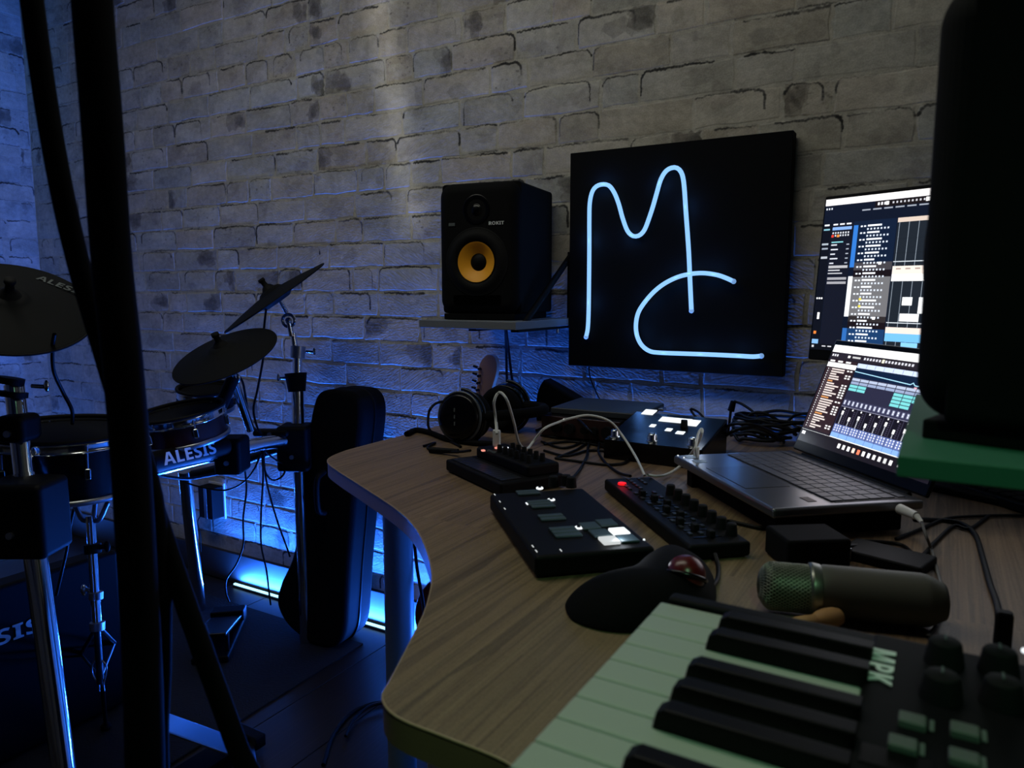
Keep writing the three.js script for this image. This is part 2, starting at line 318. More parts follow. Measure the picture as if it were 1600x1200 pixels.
{
  const t = thing('desk', 'wood grain corner desk with a wavy front edge', 'desk');
  const s = new THREE.Shape(), out = [[-1.002, 0.1], [-1.002, 0.35], [-1.002, 0.6], [-0.999, 0.65], [-0.985, 0.7], [-0.955, 0.735], [-0.89, 0.774], [-0.809, 0.817], [-0.663, 0.897], [-0.586, 0.952], [-0.522, 1.013], [-0.468, 1.075], [-0.428, 1.138], [-0.403, 1.188], [-0.377, 1.245], [-0.365, 1.272], [-0.358, 1.288], [-0.343, 1.3], [-0.322, 1.306], [-0.284, 1.307], [-0.23, 1.31], [-0.19, 1.33], [-0.17, 1.37], [-0.165, 1.45], [-0.165, 1.75]];
  const c = new THREE.CatmullRomCurve3(out.map(([x, z]) => V(x, -z, 0)), false, 'catmullrom', 0.5).getPoints(140);
  c.forEach((p, i) => i ? s.lineTo(p.x, p.y) : s.moveTo(p.x, p.y)); s.lineTo(XR - 0.004, -1.75); s.lineTo(XR - 0.004, -0.1);
  const g = new THREE.ExtrudeGeometry(s, { depth: 0.0267, bevelEnabled: false });
  g.rotateX(-Math.PI / 2).translate(0, DESK - 0.0267, 0);
  const wm = new THREE.MeshStandardMaterial({ map: ctex(woodTex, 1.1), roughness: 0.5 });
  const o = mesh(g, [wm, std(0x7a5f47, 0.5)]); o.name = 'desktop'; t.add(o);
  { const N = g.attributes.normal, n0 = g.groups[0]; for (let i = n0.start; i < n0.start + n0.count; i++) N.setXYZ(i, 0, Math.sign(g.attributes.position.getY(i) - DESK + 0.013), 0); }
  part(t, 'edge_highlight', tube(c.filter((p, i) => i % 2 === 0).map((p) => V(p.x, DESK - 0.0012, -p.y)), 0.0014, 300, 6), std(0x9c8467, 0.4));  // paler tube along the rim stands in for the edge highlight
  const leg = (p) => { const q = V(p.x, 0, p.z), l = part(t, 'leg', bar(q.clone().setY(0.02), q.clone().setY(DESK - 0.03), 0.03, 0.03, 32), std(0x7d848c, 0.42, 0.55)); part(l, 'leg_foot', bar(q.clone().setY(0), q.clone().setY(0.022), 0.036, 0.033, 32), M.black); part(l, 'leg_plate', bar(q.clone().setY(DESK - 0.032), q.clone().setY(DESK - 0.027), 0.045, 0.045, 32), M.steel); };
  leg(at(623, 900, 1.5)); leg(V(0.45, 0, 1.6)); leg(V(0.45, 0, 0.25));
}
{
  const c = at(650, 968, 1.0), t = thing('drawer_pedestal', 'white drawer cabinet standing under the wooden desk', 'cabinet', V(c.x + 0.232, 0, c.z - 0.272));
  const H = c.y;
  part(t, 'body', mv(box(0.45, H - 0.05, 0.5, 0.003), 0, (H + 0.05) / 2, 0), M.white);
  for (let k = 0; k < 3; k++) { const d = part(t, 'drawer', mv(box(0.44, (H - 0.06) / 3 - 0.006, 0.018, 0.002), 0, 0.055 + (H - 0.06) / 3 * (k + 0.5), 0.26), M.white); part(d, 'handle', mv(box(0.12, 0.012, 0.02, 0.004), 0, 0.055 + (H - 0.06) / 3 * (k + 0.8), 0.278), M.steel); }
  for (const [x, z] of [[-1, -1], [1, -1], [-1, 1], [1, 1]]) part(t, 'caster', mv(cyl(0.022, 0.022, 0.02, 16).rotateZ(Math.PI / 2), x * 0.2, 0.024, z * 0.2), M.black);
}

// ---------- neon sign ----------
{
  const c = onZ(1062, 400, 0.045), a = onZ(889, 240, 0.045), b = onZ(1237, 203, 0.045), e = onZ(1225, 590, 0.045), f = onZ(890, 571, 0.045);
  const x0 = (a.x + f.x) / 2, x1 = (b.x + e.x) / 2, y0 = (e.y + f.y) / 2, y1 = (a.y + b.y) / 2;
  const t = thing('neon_sign', 'square black wall panel with blue neon letters M and C', 'neon sign', V((x0 + x1) / 2, y0, 0.005));
  const put = (p) => p.clone().sub(t.position);
  part(t, 'board', mv(box(x1 - x0, y1 - y0, 0.036, 0.0015), 0, (y1 - y0) / 2, 0.022), dull(0x050608, 0.8, 0.3));
  const glow = std(0x101418, 0.4, 0, { emissive: L.neon.color, emissiveIntensity: L.neon.glow });
  const core = new THREE.Color().setRGB(0.25, 0.52, 1.0); glow.emissive = core;
  const S = 400 / 1171, pt = ([x, y], z) => put(onZ(860 + x * S, 190 + y * S, z));
  const Mp = [[163, 985], [171, 945], [175, 860], [177, 700], [178, 560], [178, 450], [180, 375], [190, 325], [208, 298], [237, 287], [268, 293], [292, 325], [312, 375], [330, 440], [350, 495], [370, 519], [390, 525], [412, 517], [432, 492], [452, 440], [470, 385], [487, 325], [505, 265], [530, 225], [562, 210], [588, 218], [605, 250], [613, 310], [619, 400], [627, 510], [633, 600], [637, 690], [641, 780], [645, 865]];
  const Cp = [[838, 731], [800, 714], [760, 701], [700, 693], [640, 697], [580, 712], [520, 742], [470, 782], [425, 835], [400, 880], [391, 935], [398, 985], [420, 1025], [455, 1050], [500, 1057], [600, 1061], [720, 1065], [850, 1071], [925, 1075], [965, 1072]];
  for (const [name, P] of [['letter_m_tube', Mp], ['letter_c_tube', Cp]]) {
    const pts = P.map((q) => pt(q, name === 'letter_c_tube' ? 0.06 : 0.053)), o = part(t, name, tube(pts, 0.005, 160, 10), glow);
    for (const q of [pts[0], pts[pts.length - 1]]) part(o, 'end_cap', mv(new THREE.SphereGeometry(0.0058, 12, 8), q.x, q.y, q.z), std(0x8f97a5, 0.4, 0, { emissive: core, emissiveIntensity: 0.6 }));
    for (const k of [0.2, 0.5, 0.8]) { const q = curve(pts).getPointAt(k); part(o, 'clip', mv(box(0.004, 0.004, 0.02, 0.001), q.x, q.y, q.z - 0.012), M.black); }
    for (let k = 0.08; k < 1; k += 0.14) { const q = curve(pts).getPointAt(k).add(t.position), l = new THREE.PointLight(L.neon.color, L.neon.power); l.position.copy(q).add(V(0, 0, 0.014)); l.shadow.radius = 0.3; l.castShadow = true; scene.add(l); }
  }
  single('cable', 'thin black power cord hanging from the neon panel to the desk', 'cable', tube([onZ(920, 560, 0.006), onZ(922, 590, 0.008), onZ(935, 620, 0.012), onZ(944, 640, 0.02), at(955, 660, 1.45)], 0.0018, 40), M.cableBlack);
}

// ---------- loudspeakers ----------
function makeSpeaker(name, label, p, turn) {
  const W = 0.2, H = 0.298, D = 0.235, t = thing(name, label, 'speaker', p, turn), y = 0.014;
  // front faces +z; origin under the middle of the front
  const rr = (w, h, r) => { const s = new THREE.Shape(), x = w / 2; s.moveTo(-x + r, 0); s.lineTo(x - r, 0); s.quadraticCurveTo(x, 0, x, r); s.lineTo(x, h - r); s.quadraticCurveTo(x, h, x - r, h); s.lineTo(-x + r, h); s.quadraticCurveTo(-x, h, -x, h - r); s.lineTo(-x, r); s.quadraticCurveTo(-x, 0, -x + r, 0); return s; };
  part(t, 'isolation_pad', mv(box(W - 0.02, y, D - 0.02, 0.002), 0, y / 2, -D / 2), M.matte);
  part(t, 'cabinet', new THREE.ExtrudeGeometry(rr(W - 0.004, H - 0.004, 0.008), { depth: D - 0.03, bevelEnabled: true, bevelThickness: 0.002, bevelSize: 0.002, bevelSegments: 2, curveSegments: 8 }).translate(0, y + 0.002, -D + 0.002), M.matte);
  const fs = rr(W - 0.05, H - 0.05, 0.008), hole = (yy, r) => { const h = new THREE.Path(); h.absarc(0, yy - y - 0.025, r, 0, Math.PI * 2, true); fs.holes.push(h); };
  hole(y + 0.118, 0.07);
  const f = new THREE.ExtrudeGeometry(fs, { depth: 0.004, bevelEnabled: true, bevelThickness: 0.025, bevelSize: 0.025, bevelSegments: 9, curveSegments: 20 }).translate(0, y + 0.025, -0.03);
  part(t, 'baffle', f, M.matte);
  const wy = y + 0.118, put = (g, yy, z) => mv(g.rotateX(Math.PI / 2), 0, yy, z);
  part(t, 'woofer_surround', put(lathe([[0.08, -0.002], [0.078, 0.002], [0.076, 0.003], [0.074, 0.002], [0.066, 0.006], [0.058, 0.009], [0.05, 0.005], [0.046, 0.001]]), wy, -0.002), M.rubber);
  const cone = part(t, 'woofer_cone', put(lathe([[0.046, 0.002], [0.043, 0.001], [0.036, -0.0035], [0.028, -0.009], [0.02, -0.0125]]), wy, 0.001), M.yellow, 'yellow woofer cone');
  part(cone, 'dust_cap', put(lathe([[0.0001, -0.006], [0.008, -0.007], [0.014, -0.0095], [0.0185, -0.0125]]), wy, 0.0012), M.black);
  part(t, 'tweeter', put(lathe([[0.034, 0], [0.03, 0.002], [0.022, -0.001], [0.014, -0.002], [0.012, 0.001], [0.007, 0.004], [0.0001, 0.005]]), y + 0.235, -0.0005), M.gloss);
  part(t, 'port_slot', mv(box(0.12, 0.022, 0.004, 0.002), 0, y + 0.032, -0.0012), dull(0x010101, 1, 0.05));  // near-black plate stands in for the shade inside the port
  part(t, 'badge', mv(box(0.016, 0.007, 0.0015, 0.0005), -0.062, y + 0.204, 0), M.printDim);
  lettering(t, 'logo', 'ROKIT', V(0.05, y + 0.204, 0.0), V(1, 0, 0), V(0, 0, 1), 0.0075, M.print, 1.25);
  return t;
}
const SH = onZ(687, 499, 0.285);                                    // on the wall shelf
{
  const p = SH.clone(), turn = 0.14; const SHY = p.y - 0.001;
  const c = Math.cos(turn), s = Math.sin(turn), mid = V(p.x + 0.0965 * c, p.y, p.z - 0.0965 * s);
  makeSpeaker('studio_monitor', 'black studio speaker with yellow cone on the grey wall shelf', mid, turn);
  const t = thing('wall_shelf', 'grey wall shelf carrying the speaker with the yellow cone', 'shelf', V(0, SHY, 0));
  const zf = 0.305, x0 = onZ(655, 505, zf).x, x1 = onZ(806, 512, zf).x, th = 0.018;
  part(t, 'board', mv(box(x1 - x0, th, zf - 0.004, 0.0015), (x0 + x1) / 2, -th / 2, zf / 2 + 0.003), M.laminate);
  for (const x of [x1 - 0.012, x0 + 0.14]) {
    const b = part(t, 'bracket', join(mv(box(0.02, 0.006, zf - 0.03, 0.001), x, -th - 0.003, zf / 2), mv(box(0.02, 0.18, 0.005, 0.001), x, 0.075, 0.006), x === x0 + 0.14 ? mv(box(0.02, 0.006, 0.1, 0.001), x, -th - 0.003, 0.06) : bar(V(x, -0.012, zf - 0.05), V(x, 0.155, 0.01), 0.0075)), M.black);
    if (x > x0 + 0.2) part(b, 'bolt', mv(cyl(0.004, 0.004, 0.014, 10), x, -th - 0.01, 0.08), M.steel);
  }
}
{
  const top = onY(1402, 712, 0.946).y, p = at(1402, 689, 0.472), turn = -1.85;
  // its front faces the seat; the front edge nearest the viewer stands at p
  const c = Math.cos(turn), s = Math.sin(turn);
  const q = V(p.x - 0.0965 * c, top, p.z + 0.0965 * s);
  makeSpeaker('studio_monitor', 'big black speaker seen from the side on the green shelf', q, turn).scale.setScalar(0.9);
  const k = onY(1402, 712, top), th = 0.0125;
  const t = thing('side_shelf', 'green shelf under the big black speaker', 'shelf', V(0, top, 0));
  part(t, 'board', mv(box(XR - k.x, th, 0.3, 0.0012), (XR + k.x) / 2, -th / 2, k.z - 0.15), M.green);  // board in one even green
  for (const z of [k.z - 0.05, k.z - 0.25]) part(t, 'bracket', join(bar(V(XR - 0.01, -th - 0.12, z), V(XR - 0.18, -th - 0.004, z), 0.006), mv(box(0.01, 0.14, 0.02, 0.001), XR - 0.006, -th - 0.07, z)), M.black);
}

// ---------- screens ----------
const led = (c) => std(0x050505, 0.25, 0, { emissive: 0xffffff, emissiveMap: ctex(c), emissiveIntensity: 1.5 });
const bits = (g, x, y, w, h, n, gap, col, a = 1) => { g.globalAlpha = a; g.fillStyle = col; for (let i = 0; i < n; i++) g.fillRect(x + i * gap, y, w, h); g.globalAlpha = 1; };
const monitorPic = canvas(1424, 800, (g, W, H) => {
  const F = (c, x, y, w, h) => { g.fillStyle = c; g.fillRect(x, y, w, h); };
  F('#0b1222', 0, 0, W, H); F('#f3efee', 0, 0, W, 34);
  F('#151013', 250, 36, W, 30); bits(g, 262, 42, 9, 14, 3, 15, '#e8e8ee'); F('#ffffff', 300, 40, 14, 18); bits(g, 330, 44, 8, 10, 12, 17, '#b9b9c0'); F('#fff', 476, 39, 18, 20); F('#fff', 500, 39, 18, 20);
  bits(g, 6, 46, 7, 10, 3, 13, '#cfd6e2'); bits(g, 190, 70, 40, 7, 9, 52, '#b4b9c6', 0.8);
  F('#0a0d16', 0, 128, 44, 640); F('#10131f', 46, 128, 108, 640);
  bits(g, 6, 132, 26, 9, 1, 1, '#d9e2ea'); bits(g, 4, 156, 32, 8, 1, 1, '#7fb5c4'); F('#9fa9b3', 2, 232, 34, 10); F('#8f98a5', 4, 256, 32, 9); F('#a8adb6', 4, 302, 34, 12);
  bits(g, 52, 132, 24, 8, 3, 34, '#e2e5ec'); F('#7aa0dd', 50, 150, 98, 16);
  for (let k = 0; k < 2; k++) bits(g, 52, 176 + k * 14, 7, 9, 7, 13, '#cfd2da'); F('#e23a2c', 48, 190, 12, 13); F('#ee8a3b', 76, 190, 13, 13);
  F('#7fc4cc', 52, 226, 60, 6); for (let k = 0; k < 5; k++) { bits(g, 52, 240 + k * 24, R(18, 40), 7, 1, 1, '#c9ccd6'); F('#9aa0ad', 130, 240 + k * 24, 14, 6); }
  F('#a9a9ad', 50, 352, 98, 14); F('#c4c5ca', 50, 374, 60, 6); F('#b7b8be', 50, 390, 74, 6); F('#97979d', 50, 414, 98, 13); F('#97979d', 50, 436, 98, 13);
  F('#0d1a30', 158, 128, 202, 240); F('#2e6fc0', 158, 148, 22, 216); F('#3d3b40', 180, 340, 180, 40); F('#150e12', 180, 380, 180, 34); F('#68686b', 180, 414, 180, 200); F('#eceff2', 158, 410, 22, 208);
  F('#2b2728', 180, 614, 180, 30); F('#150f13', 180, 644, 180, 34); F('#2b62a8', 158, 678, 22, 90); F('#17365f', 180, 678, 180, 90);
  for (let k = 0; k < 18; k++) { const y = 152 + k * 34.5; bits(g, 192, y, 10, 8, 2, 16, '#dfe6f0'); g.fillStyle = '#e9edf3'; g.fillRect(226, y - 2, R(40, 80), 9); bits(g, 224, y + 15, 8, 9, 7, 16, '#cdd6e4'); }
  F('#ffffff', 296, 340, 14, 14); F('#ffffff', 296, 616, 14, 14); F('#d8c84a', 222, 522, 12, 12); F('#d8c84a', 222, 558, 12, 12);
  F('#1b2129', 364, 128, W, 640); F('#cbb9ac', 364, 128, W, 22);
  for (let x = 372; x < W; x += 43) F('#8b95a1', x, 150, 2.5, 620);
  for (const y of [230, 300]) F('#12161c', 364, y, W, 1);
  F('#cfd6dd', 364, 340, W, 4); F('#e6d6cc', 364, 364, W, 40); F('#ffffff', 364, 404, W, 34); bits(g, 380, 374, 22, 7, 4, 42, '#9d8c85');
  F('#f4f6f8', 520, 438, 60, 44); F('#f4f6f8', 424, 516, 44, 40); F('#f4f6f8', 496, 516, 26, 78); F('#f4f6f8', 522, 560, 60, 38); F('#f4f6f8', 420, 596, 84, 38); F('#f4f6f8', 620, 470, 120, 50); F('#f4f6f8', 700, 560, 90, 60);
  F('#cfd6dd', 364, 640, W, 4); F('#e6d2c8', 364, 664, W, 30); F('#6bb0e0', 364, 694, W, 40); F('#7fc0ee', 440, 736, 72, 36); F('#5ea5dd', 530, 150, 90, 90);
  for (let k = 0; k < 5; k++) F('#cfe7fb', 536, 160 + k * 16, 24, 4);
  bits(g, 4, 520, 8, 9, 3, 12, '#fff'); F('#ffffff', 18, 600, 12, 36); F('#e07a33', 8, 700, 14, 16); F('#7aa9d8', 4, 744, 34, 24); F('#0a0c12', 0, 768, W, 32); F('#bdbfc6', 6, 776, 12, 12); bits(g, 60, 776, 20, 6, 2, 30, '#c7c7cc');
  F('#e9dfd8', 372, 770, 50, 14); F('#fff', 396, 782, 16, 16); F('#f2ebe6', 440, 780, 130, 18);
});
const laptopPic = canvas(1280, 800, (g, W, H) => {
  const F = (c, x, y, w, h) => { g.fillStyle = c; g.fillRect(x, y, w, h); };
  F('#17121a', 0, 0, W, H); F('#fbfbfc', 0, 0, W, 58);
  F('#221d24', 0, 58, W, 52); bits(g, 14, 74, 16, 18, 3, 26, '#d6d6de'); bits(g, 190, 74, 26, 18, 1, 1, '#eee'); bits(g, 240, 76, 84, 14, 1, 1, '#bbb'); bits(g, 360, 74, 18, 18, 16, 30, '#c9c9d2'); F('#f5f0d0', 540, 70, 22, 26); bits(g, 880, 74, 30, 16, 6, 56, '#b0b0ba');
  F('#2a1c20', 0, 116, 310, 572); bits(g, 16, 122, 54, 14, 3, 88, '#ddd'); F('#ffffff', 0, 142, 318, 36);
  for (let k = 0; k < 26; k++) { const y = 190 + k * 19; F('#f0f0f2', 26, y, 8, 9); g.fillStyle = k % 7 === 5 ? '#c98b54' : '#d9cbc6'; g.fillRect(70, y - 2, R(50, 150), 11); if (rnd() < 0.7) bits(g, 240, y - 1, 22, 11, 2, 34, '#f1efee'); F('#6a5a60', 46, y - 5, 3, 19); F('#6a5a60', 54, y - 5, 3, 19); }
  F('#26263a', 322, 120, W, 576); F('#c4d1ea', 322, 122, W, 34); for (let x = 330; x < W; x += 86) F('#55607c', x, 124, 3, 30);
  F('#0c1b34', 322, 158, W, 70); g.strokeStyle = '#a9dcf5'; g.lineWidth = 6; g.beginPath(); g.moveTo(322, 186); g.lineTo(860, 214); g.lineTo(880, 200); g.lineTo(900, 216); g.lineTo(W, 232); g.stroke(); F('#d59aa8', 900, 226, 24, 22);
  for (let k = 0; k < 14; k++) { const x = 326 + k * 86; for (let r = 0; r < 2; r++) F(r ? '#8d9ab8' : '#a9b4cc', x, 236 + r * 26, 80, 20); const n = [2, 2, 0, 0, 0, 4, 4, 2, 4, 3, 4, 2, 3, 4][k]; for (let r = 0; r < n; r++) F('#71c7c9', x, 288 + r * 25, 80, 20); }
  F('#32324a', 322, 400, W, 52); for (let k = 0; k < 27; k++) { F('#9aa0b8', 332 + k * 43, 408, 20, 34); F('#e8e8f2', 338 + k * 43, 414, 8, 8); F('#e8e8f2', 338 + k * 43, 428, 8, 8); }
  F('#9a9ab0', 322, 456, W, 3);
  for (let k = 0; k < 14; k++) { const x = 330 + k * 86, y = 500 + (k * 37 % 60); F('#120f18', x, 462, 80, 130); F('#ffffff', x + 30, 466, 12, 12); F('#ffffff', x + 22, y - 10, 20, 30); for (let r = 0; r < 8; r++) { F('#cfd2dd', x + 28, y + 24 + r * 10, 9, 6); F('#3a3548', x + 52, 480 + r * 14, 16, 7); } F('#44404f', x + 80, 462, 3, 130); }
  for (let k = 0; k < 14; k++) { const x = 326 + k * 86, c = k < 9 ? '#5f6fa6' : '#6f6a68'; F(c, x, 596, 82, 62); for (let r = 0; r < 3; r++) bits(g, x + 12, 602 + r * 18, 10, 10, 3, 26, '#eef0f8'); F(k < 9 ? '#7fa6e6' : k < 11 ? '#c9c3b8' : '#e9e9ea', x, 660, 84, 36); }
  F('#f5f5f5', 322, 696, W, 6); F('#161216', 0, 704, W, 96); F('#e9e9ee', 16, 716, 40, 26); const ic = ['#fff', '#e9e9e9', '#eee', '#ffd9c8', '#ff7d5a', '#fff', '#e8f0ff', '#ddd', '#ddd', '#ccc', '#f0f0f0'];
  ic.forEach((c, i) => F(c, 440 + i * 50, 730, 26, 34)); bits(g, 1010, 744, 20, 16, 5, 34, '#cfcfd4'); F('#dadade', 1190, 734, 70, 12); F('#dadade', 1200, 754, 60, 12);
  F('#f4f4f4', 0, 700, W, 2);
});
{
  const Z = 1.36, bl = at(1260, 561, Z), ht = 0.262 * Z / 1.2, turn = -0.464, tilt = -0.095, w = 0.55;
  const t = thing('computer_monitor', 'large black monitor showing a track list behind the laptop', 'monitor', V(bl.x, DESK, bl.z), turn);
  const h = bl.y - DESK, head = (g) => g.rotateX(tilt).translate(0, h, 0);
  part(t, 'housing', head(mv(box(w, ht, 0.022, 0.004), w / 2, ht / 2, -0.013)), M.black);
  const sc = part(t, 'screen', head(new THREE.PlaneGeometry(w - 0.01, ht - 0.026).translate(w / 2, ht / 2 + 0.006, -0.0008)), led(monitorPic)), u = sc.geometry.attributes.uv;
  const aspect = (w - 0.01) / (ht - 0.026); for (let i = 0; i < u.count; i++) u.setX(i, Math.min(1, u.getX(i) * aspect / 1.78));
  part(t, 'neck', mv(box(0.06, h + 0.1, 0.03, 0.006), w / 2, (h + 0.1) / 2, -0.06), M.black);
  part(t, 'base', mv(box(0.26, 0.012, 0.16, 0.005), w / 2, 0.006, -0.045), M.black);
  t.updateMatrixWorld(true);
  const c = V(w / 2, h + ht / 2, 0.012).applyMatrix4(t.matrixWorld), n = V(0, -Math.sin(tilt), Math.cos(tilt)).applyAxisAngle(V(0, 1, 0), turn);
  areaLight(new THREE.Color().setRGB(0.85, 0.92, 1.0), 0.8, w - 0.02, ht - 0.03, c, c.clone().add(n));
}
const lapY = 0.775;
{
  const A = onY(1237, 703, lapY), B = onY(1445, 781, lapY), wv = B.clone().sub(A), w = wv.length(), turn = -Math.atan2(wv.z, wv.x), dp = 0.212;
  const t = thing('laptop', 'open grey laptop showing a mixing console on its screen', 'laptop', V(A.x, lapY, A.z), turn);      // origin at the hinge's far end, x along the hinge, z towards its user
  part(t, 'base', mv(box(w, 0.013, dp, 0.004, 3), w / 2, -0.0066, dp / 2), M.alu);
  part(t, 'keyboard_well', mv(box(w - 0.02, 0.0008, 0.105, 0.0003), w / 2, 0.0001, 0.068), std(0x0d0e11, 0.6));
  const kw = (w - 0.026) / 14, kg = [0, 1].map((k) => mv(box(kw - 0.0022, 0.0016, 0.0172 - k * 0.007, 0.0006, 1), 0, 0.0011, 0)), wide = mv(box(kw * 5 - 0.0022, 0.0016, 0.0152, 0.0006, 1), 0, 0.0011, 0);
  for (let r = 0; r < 6; r++) for (let k = 0; k < 14; k++) {
    if (r === 5 && k > 3 && k < 9) { if (k === 6) part(t, 'space_bar', wide, M.aluKey).position.set(0.013 + kw * 6.5, 0, 0.022 + r * 0.0186); continue; }
    part(t, 'key', kg[r ? 0 : 1], M.aluKey).position.set(0.013 + kw * (k + 0.5), 0, 0.022 + r * 0.0186);
  }
  part(t, 'touchpad', mv(box(0.12, 0.0006, 0.066, 0.0002), w / 2, 0.0002, 0.166), std(0x5e6168, 0.3, 0.6));
  part(t, 'fingerprint_reader', mv(box(0.02, 0.0006, 0.012, 0.0002), w - 0.03, 0.0002, 0.146), std(0x332321, 0.5));
  for (const x of [0.02, 0.05]) part(t, 'sticker', mv(box(0.018, 0.0004, 0.018, 0.0001), x, 0.0003, 0.19), std(0x9fb4cc, 0.5));
  for (const x of [0.006, 0.022]) part(t, 'indicator_light', mv(new THREE.SphereGeometry(0.0013, 8, 6), x, 0.0004, dp - 0.004 - x * 0.2), M.lit);
  const H = 0.196, tilt = THREE.MathUtils.degToRad(-21), up = (g) => g.rotateX(tilt).translate(0, 0.001, 0.0);
  const lid = part(t, 'lid', up(mv(box(w, H, 0.006, 0.0025), w / 2, H / 2 + 0.002, -0.0036)), M.screenBlack);
  part(lid, 'screen', up(new THREE.PlaneGeometry(w - 0.01, H - 0.026).translate(w / 2, H / 2 + 0.006, 0)), led(laptopPic));
  part(lid, 'hinge', mv(cyl(0.004, 0.004, w - 0.06, 12).rotateZ(Math.PI / 2), w / 2, -0.002, -0.002), M.black);
  t.updateMatrixWorld(true);
  const c = V(w / 2, H / 2 * Math.cos(tilt), 0.012 + H / 2 * Math.sin(tilt)).applyMatrix4(t.matrixWorld), n = V(0, -Math.sin(tilt), Math.cos(tilt)).applyAxisAngle(V(0, 1, 0), turn);
  areaLight(new THREE.Color().setRGB(1.0, 0.9, 0.92), 1.1, w - 0.02, H - 0.04, c, c.clone().add(n));
  const st = thing('laptop_stand', 'low black stand lifting the open laptop off the desk', 'stand', V(A.x, DESK, A.z), turn), h = lapY - 0.0135 - DESK;
  part(st, 'tray', mv(box(w - 0.02, 0.004, dp - 0.02, 0.001), w / 2, h - 0.002, dp / 2), M.matte);
  for (const x of [0.03, w - 0.03]) part(st, 'foot', mv(box(0.02, h - 0.004, dp - 0.03, 0.002), x, (h - 0.004) / 2, dp / 2), M.matte);
  part(st, 'apron', mv(box(w - 0.05, h - 0.006, 0.01, 0.002), w / 2, (h - 0.006) / 2, dp - 0.03), M.matte);
}

// ---------- big keyboard in front ----------
{
  const KY = 0.8225, X0 = -0.161, Z0 = 1.217, P = 0.0235, N = 16, KL = 0.134, ZE = Z0 + N * P;
  const t = thing('midi_keyboard', 'large keyboard with full size piano keys nearest the viewer', 'keyboard', V(0, DESK, 0)), y = KY - DESK;
  part(t, 'case', join(mv(box(0.335, 0.05, ZE - Z0 + 0.03, 0.006), X0 + 0.1675, y - 0.048, (Z0 + ZE) / 2), mv(box(0.335 - KL, y - 0.01, ZE - Z0 + 0.03, 0.004), X0 + KL + (0.335 - KL) / 2, (y + 0.004) - (y - 0.01) / 2, (Z0 + ZE) / 2)), dull(0x06070a, 0.65, 0.25));
  part(t, 'end_cheek', mv(box(0.33, 0.06, 0.013, 0.003), X0 + 0.169, y - 0.027, Z0 - 0.008), M.black);
  part(t, 'end_cheek', mv(box(0.33, 0.06, 0.013, 0.003), X0 + 0.169, y - 0.027, ZE + 0.008), M.black);
  for (const [fx, fz] of [[0.03, 0.03], [0.3, 0.03], [0.03, 0.34], [0.3, 0.34]]) part(t, 'rubber_foot', mv(cyl(0.012, 0.012, 0.021, 16), X0 + fx, 0.0105, Z0 + fz), M.rubber);
  const has = [1, 1, 0, 1, 1, 1, 0];
  const wk = mv(box(KL, 0.02, P - 0.001, 0.0016, 2), KL / 2, -0.01, 0), bs = new THREE.Shape();
  bs.moveTo(0, 0); bs.lineTo(0.088, 0); bs.lineTo(0.088, 0.0115); bs.lineTo(0.006, 0.0115); bs.lineTo(0.002, 0.009);
  const bk = new THREE.ExtrudeGeometry(bs, { depth: 0.0095, bevelEnabled: true, bevelThickness: 0.0012, bevelSize: 0.0012, bevelSegments: 2 }).translate(0, -0.001, -0.00475);
  const bkTop = dull(0x040405, 0.45, 0.3);
  for (let i = 0; i < N; i++) {
    part(t, 'white_key', wk, M.key).position.set(X0, y, Z0 + P * (i + 0.5));
    const j = i % 7; if (has[j] && i < N - 1) part(t, 'black_key', bk, bkTop).position.set(X0 + 0.0475, y, Z0 + P * (i + 1) + [-0.002, 0.002, 0, -0.003, 0, 0.003, 0][j]);
  }
  const top = KY + 0.0042, pp = (x, y2, s = top) => onY(x, y2, s).sub(t.position);
  lettering(t, 'logo', 'MPK', pp(1375, 1041), V(0, 0, 1), V(0, 1, 0), 0.0145, M.print, 1.05);
  for (const [x, y2] of [[1425, 1131], [1410, 1168], [1507, 1147], [1506, 1190]]) {
    const p = pp(x, y2); part(t, 'button', mv(box(0.0125, 0.005, 0.0105, 0.0012), p.x, p.y + 0.001, p.z), std(0x505854, 0.6));
    const q = pp(x + 31, y2 + 4); part(t, 'button_mark', mv(box(0.0022, 0.0006, 0.0105, 0.0002), q.x, q.y + 0.0003, q.z), std(0x55605c, 0.6));
  }
  for (const [x, y2] of [[1475, 1035], [1560, 1050], [1640, 1070], [1470, 1090], [1565, 1100]]) { const p = pp(x, y2), k = part(t, 'knob', mv(lathe([[0.0001, 0.014], [0.0075, 0.0135], [0.0085, 0.012], [0.0105, 0]], 28), p.x, p.y, p.z), M.rubber); part(k, 'pointer', mv(box(0.0012, 0.001, 0.007, 0.0002), p.x, p.y + 0.0142, p.z - 0.003), M.printDim); }
  const d = pp(1600, 1019); part(t, 'indicator_light', mv(new THREE.SphereGeometry(0.0017, 10, 8), d.x, d.y + 0.001, d.z), M.lit);
  const pl = pp(1400, 1190); part(t, 'display', mv(box(0.03, 0.0008, 0.016, 0.0003), pl.x, pl.y, pl.z), M.screenBlack);
}

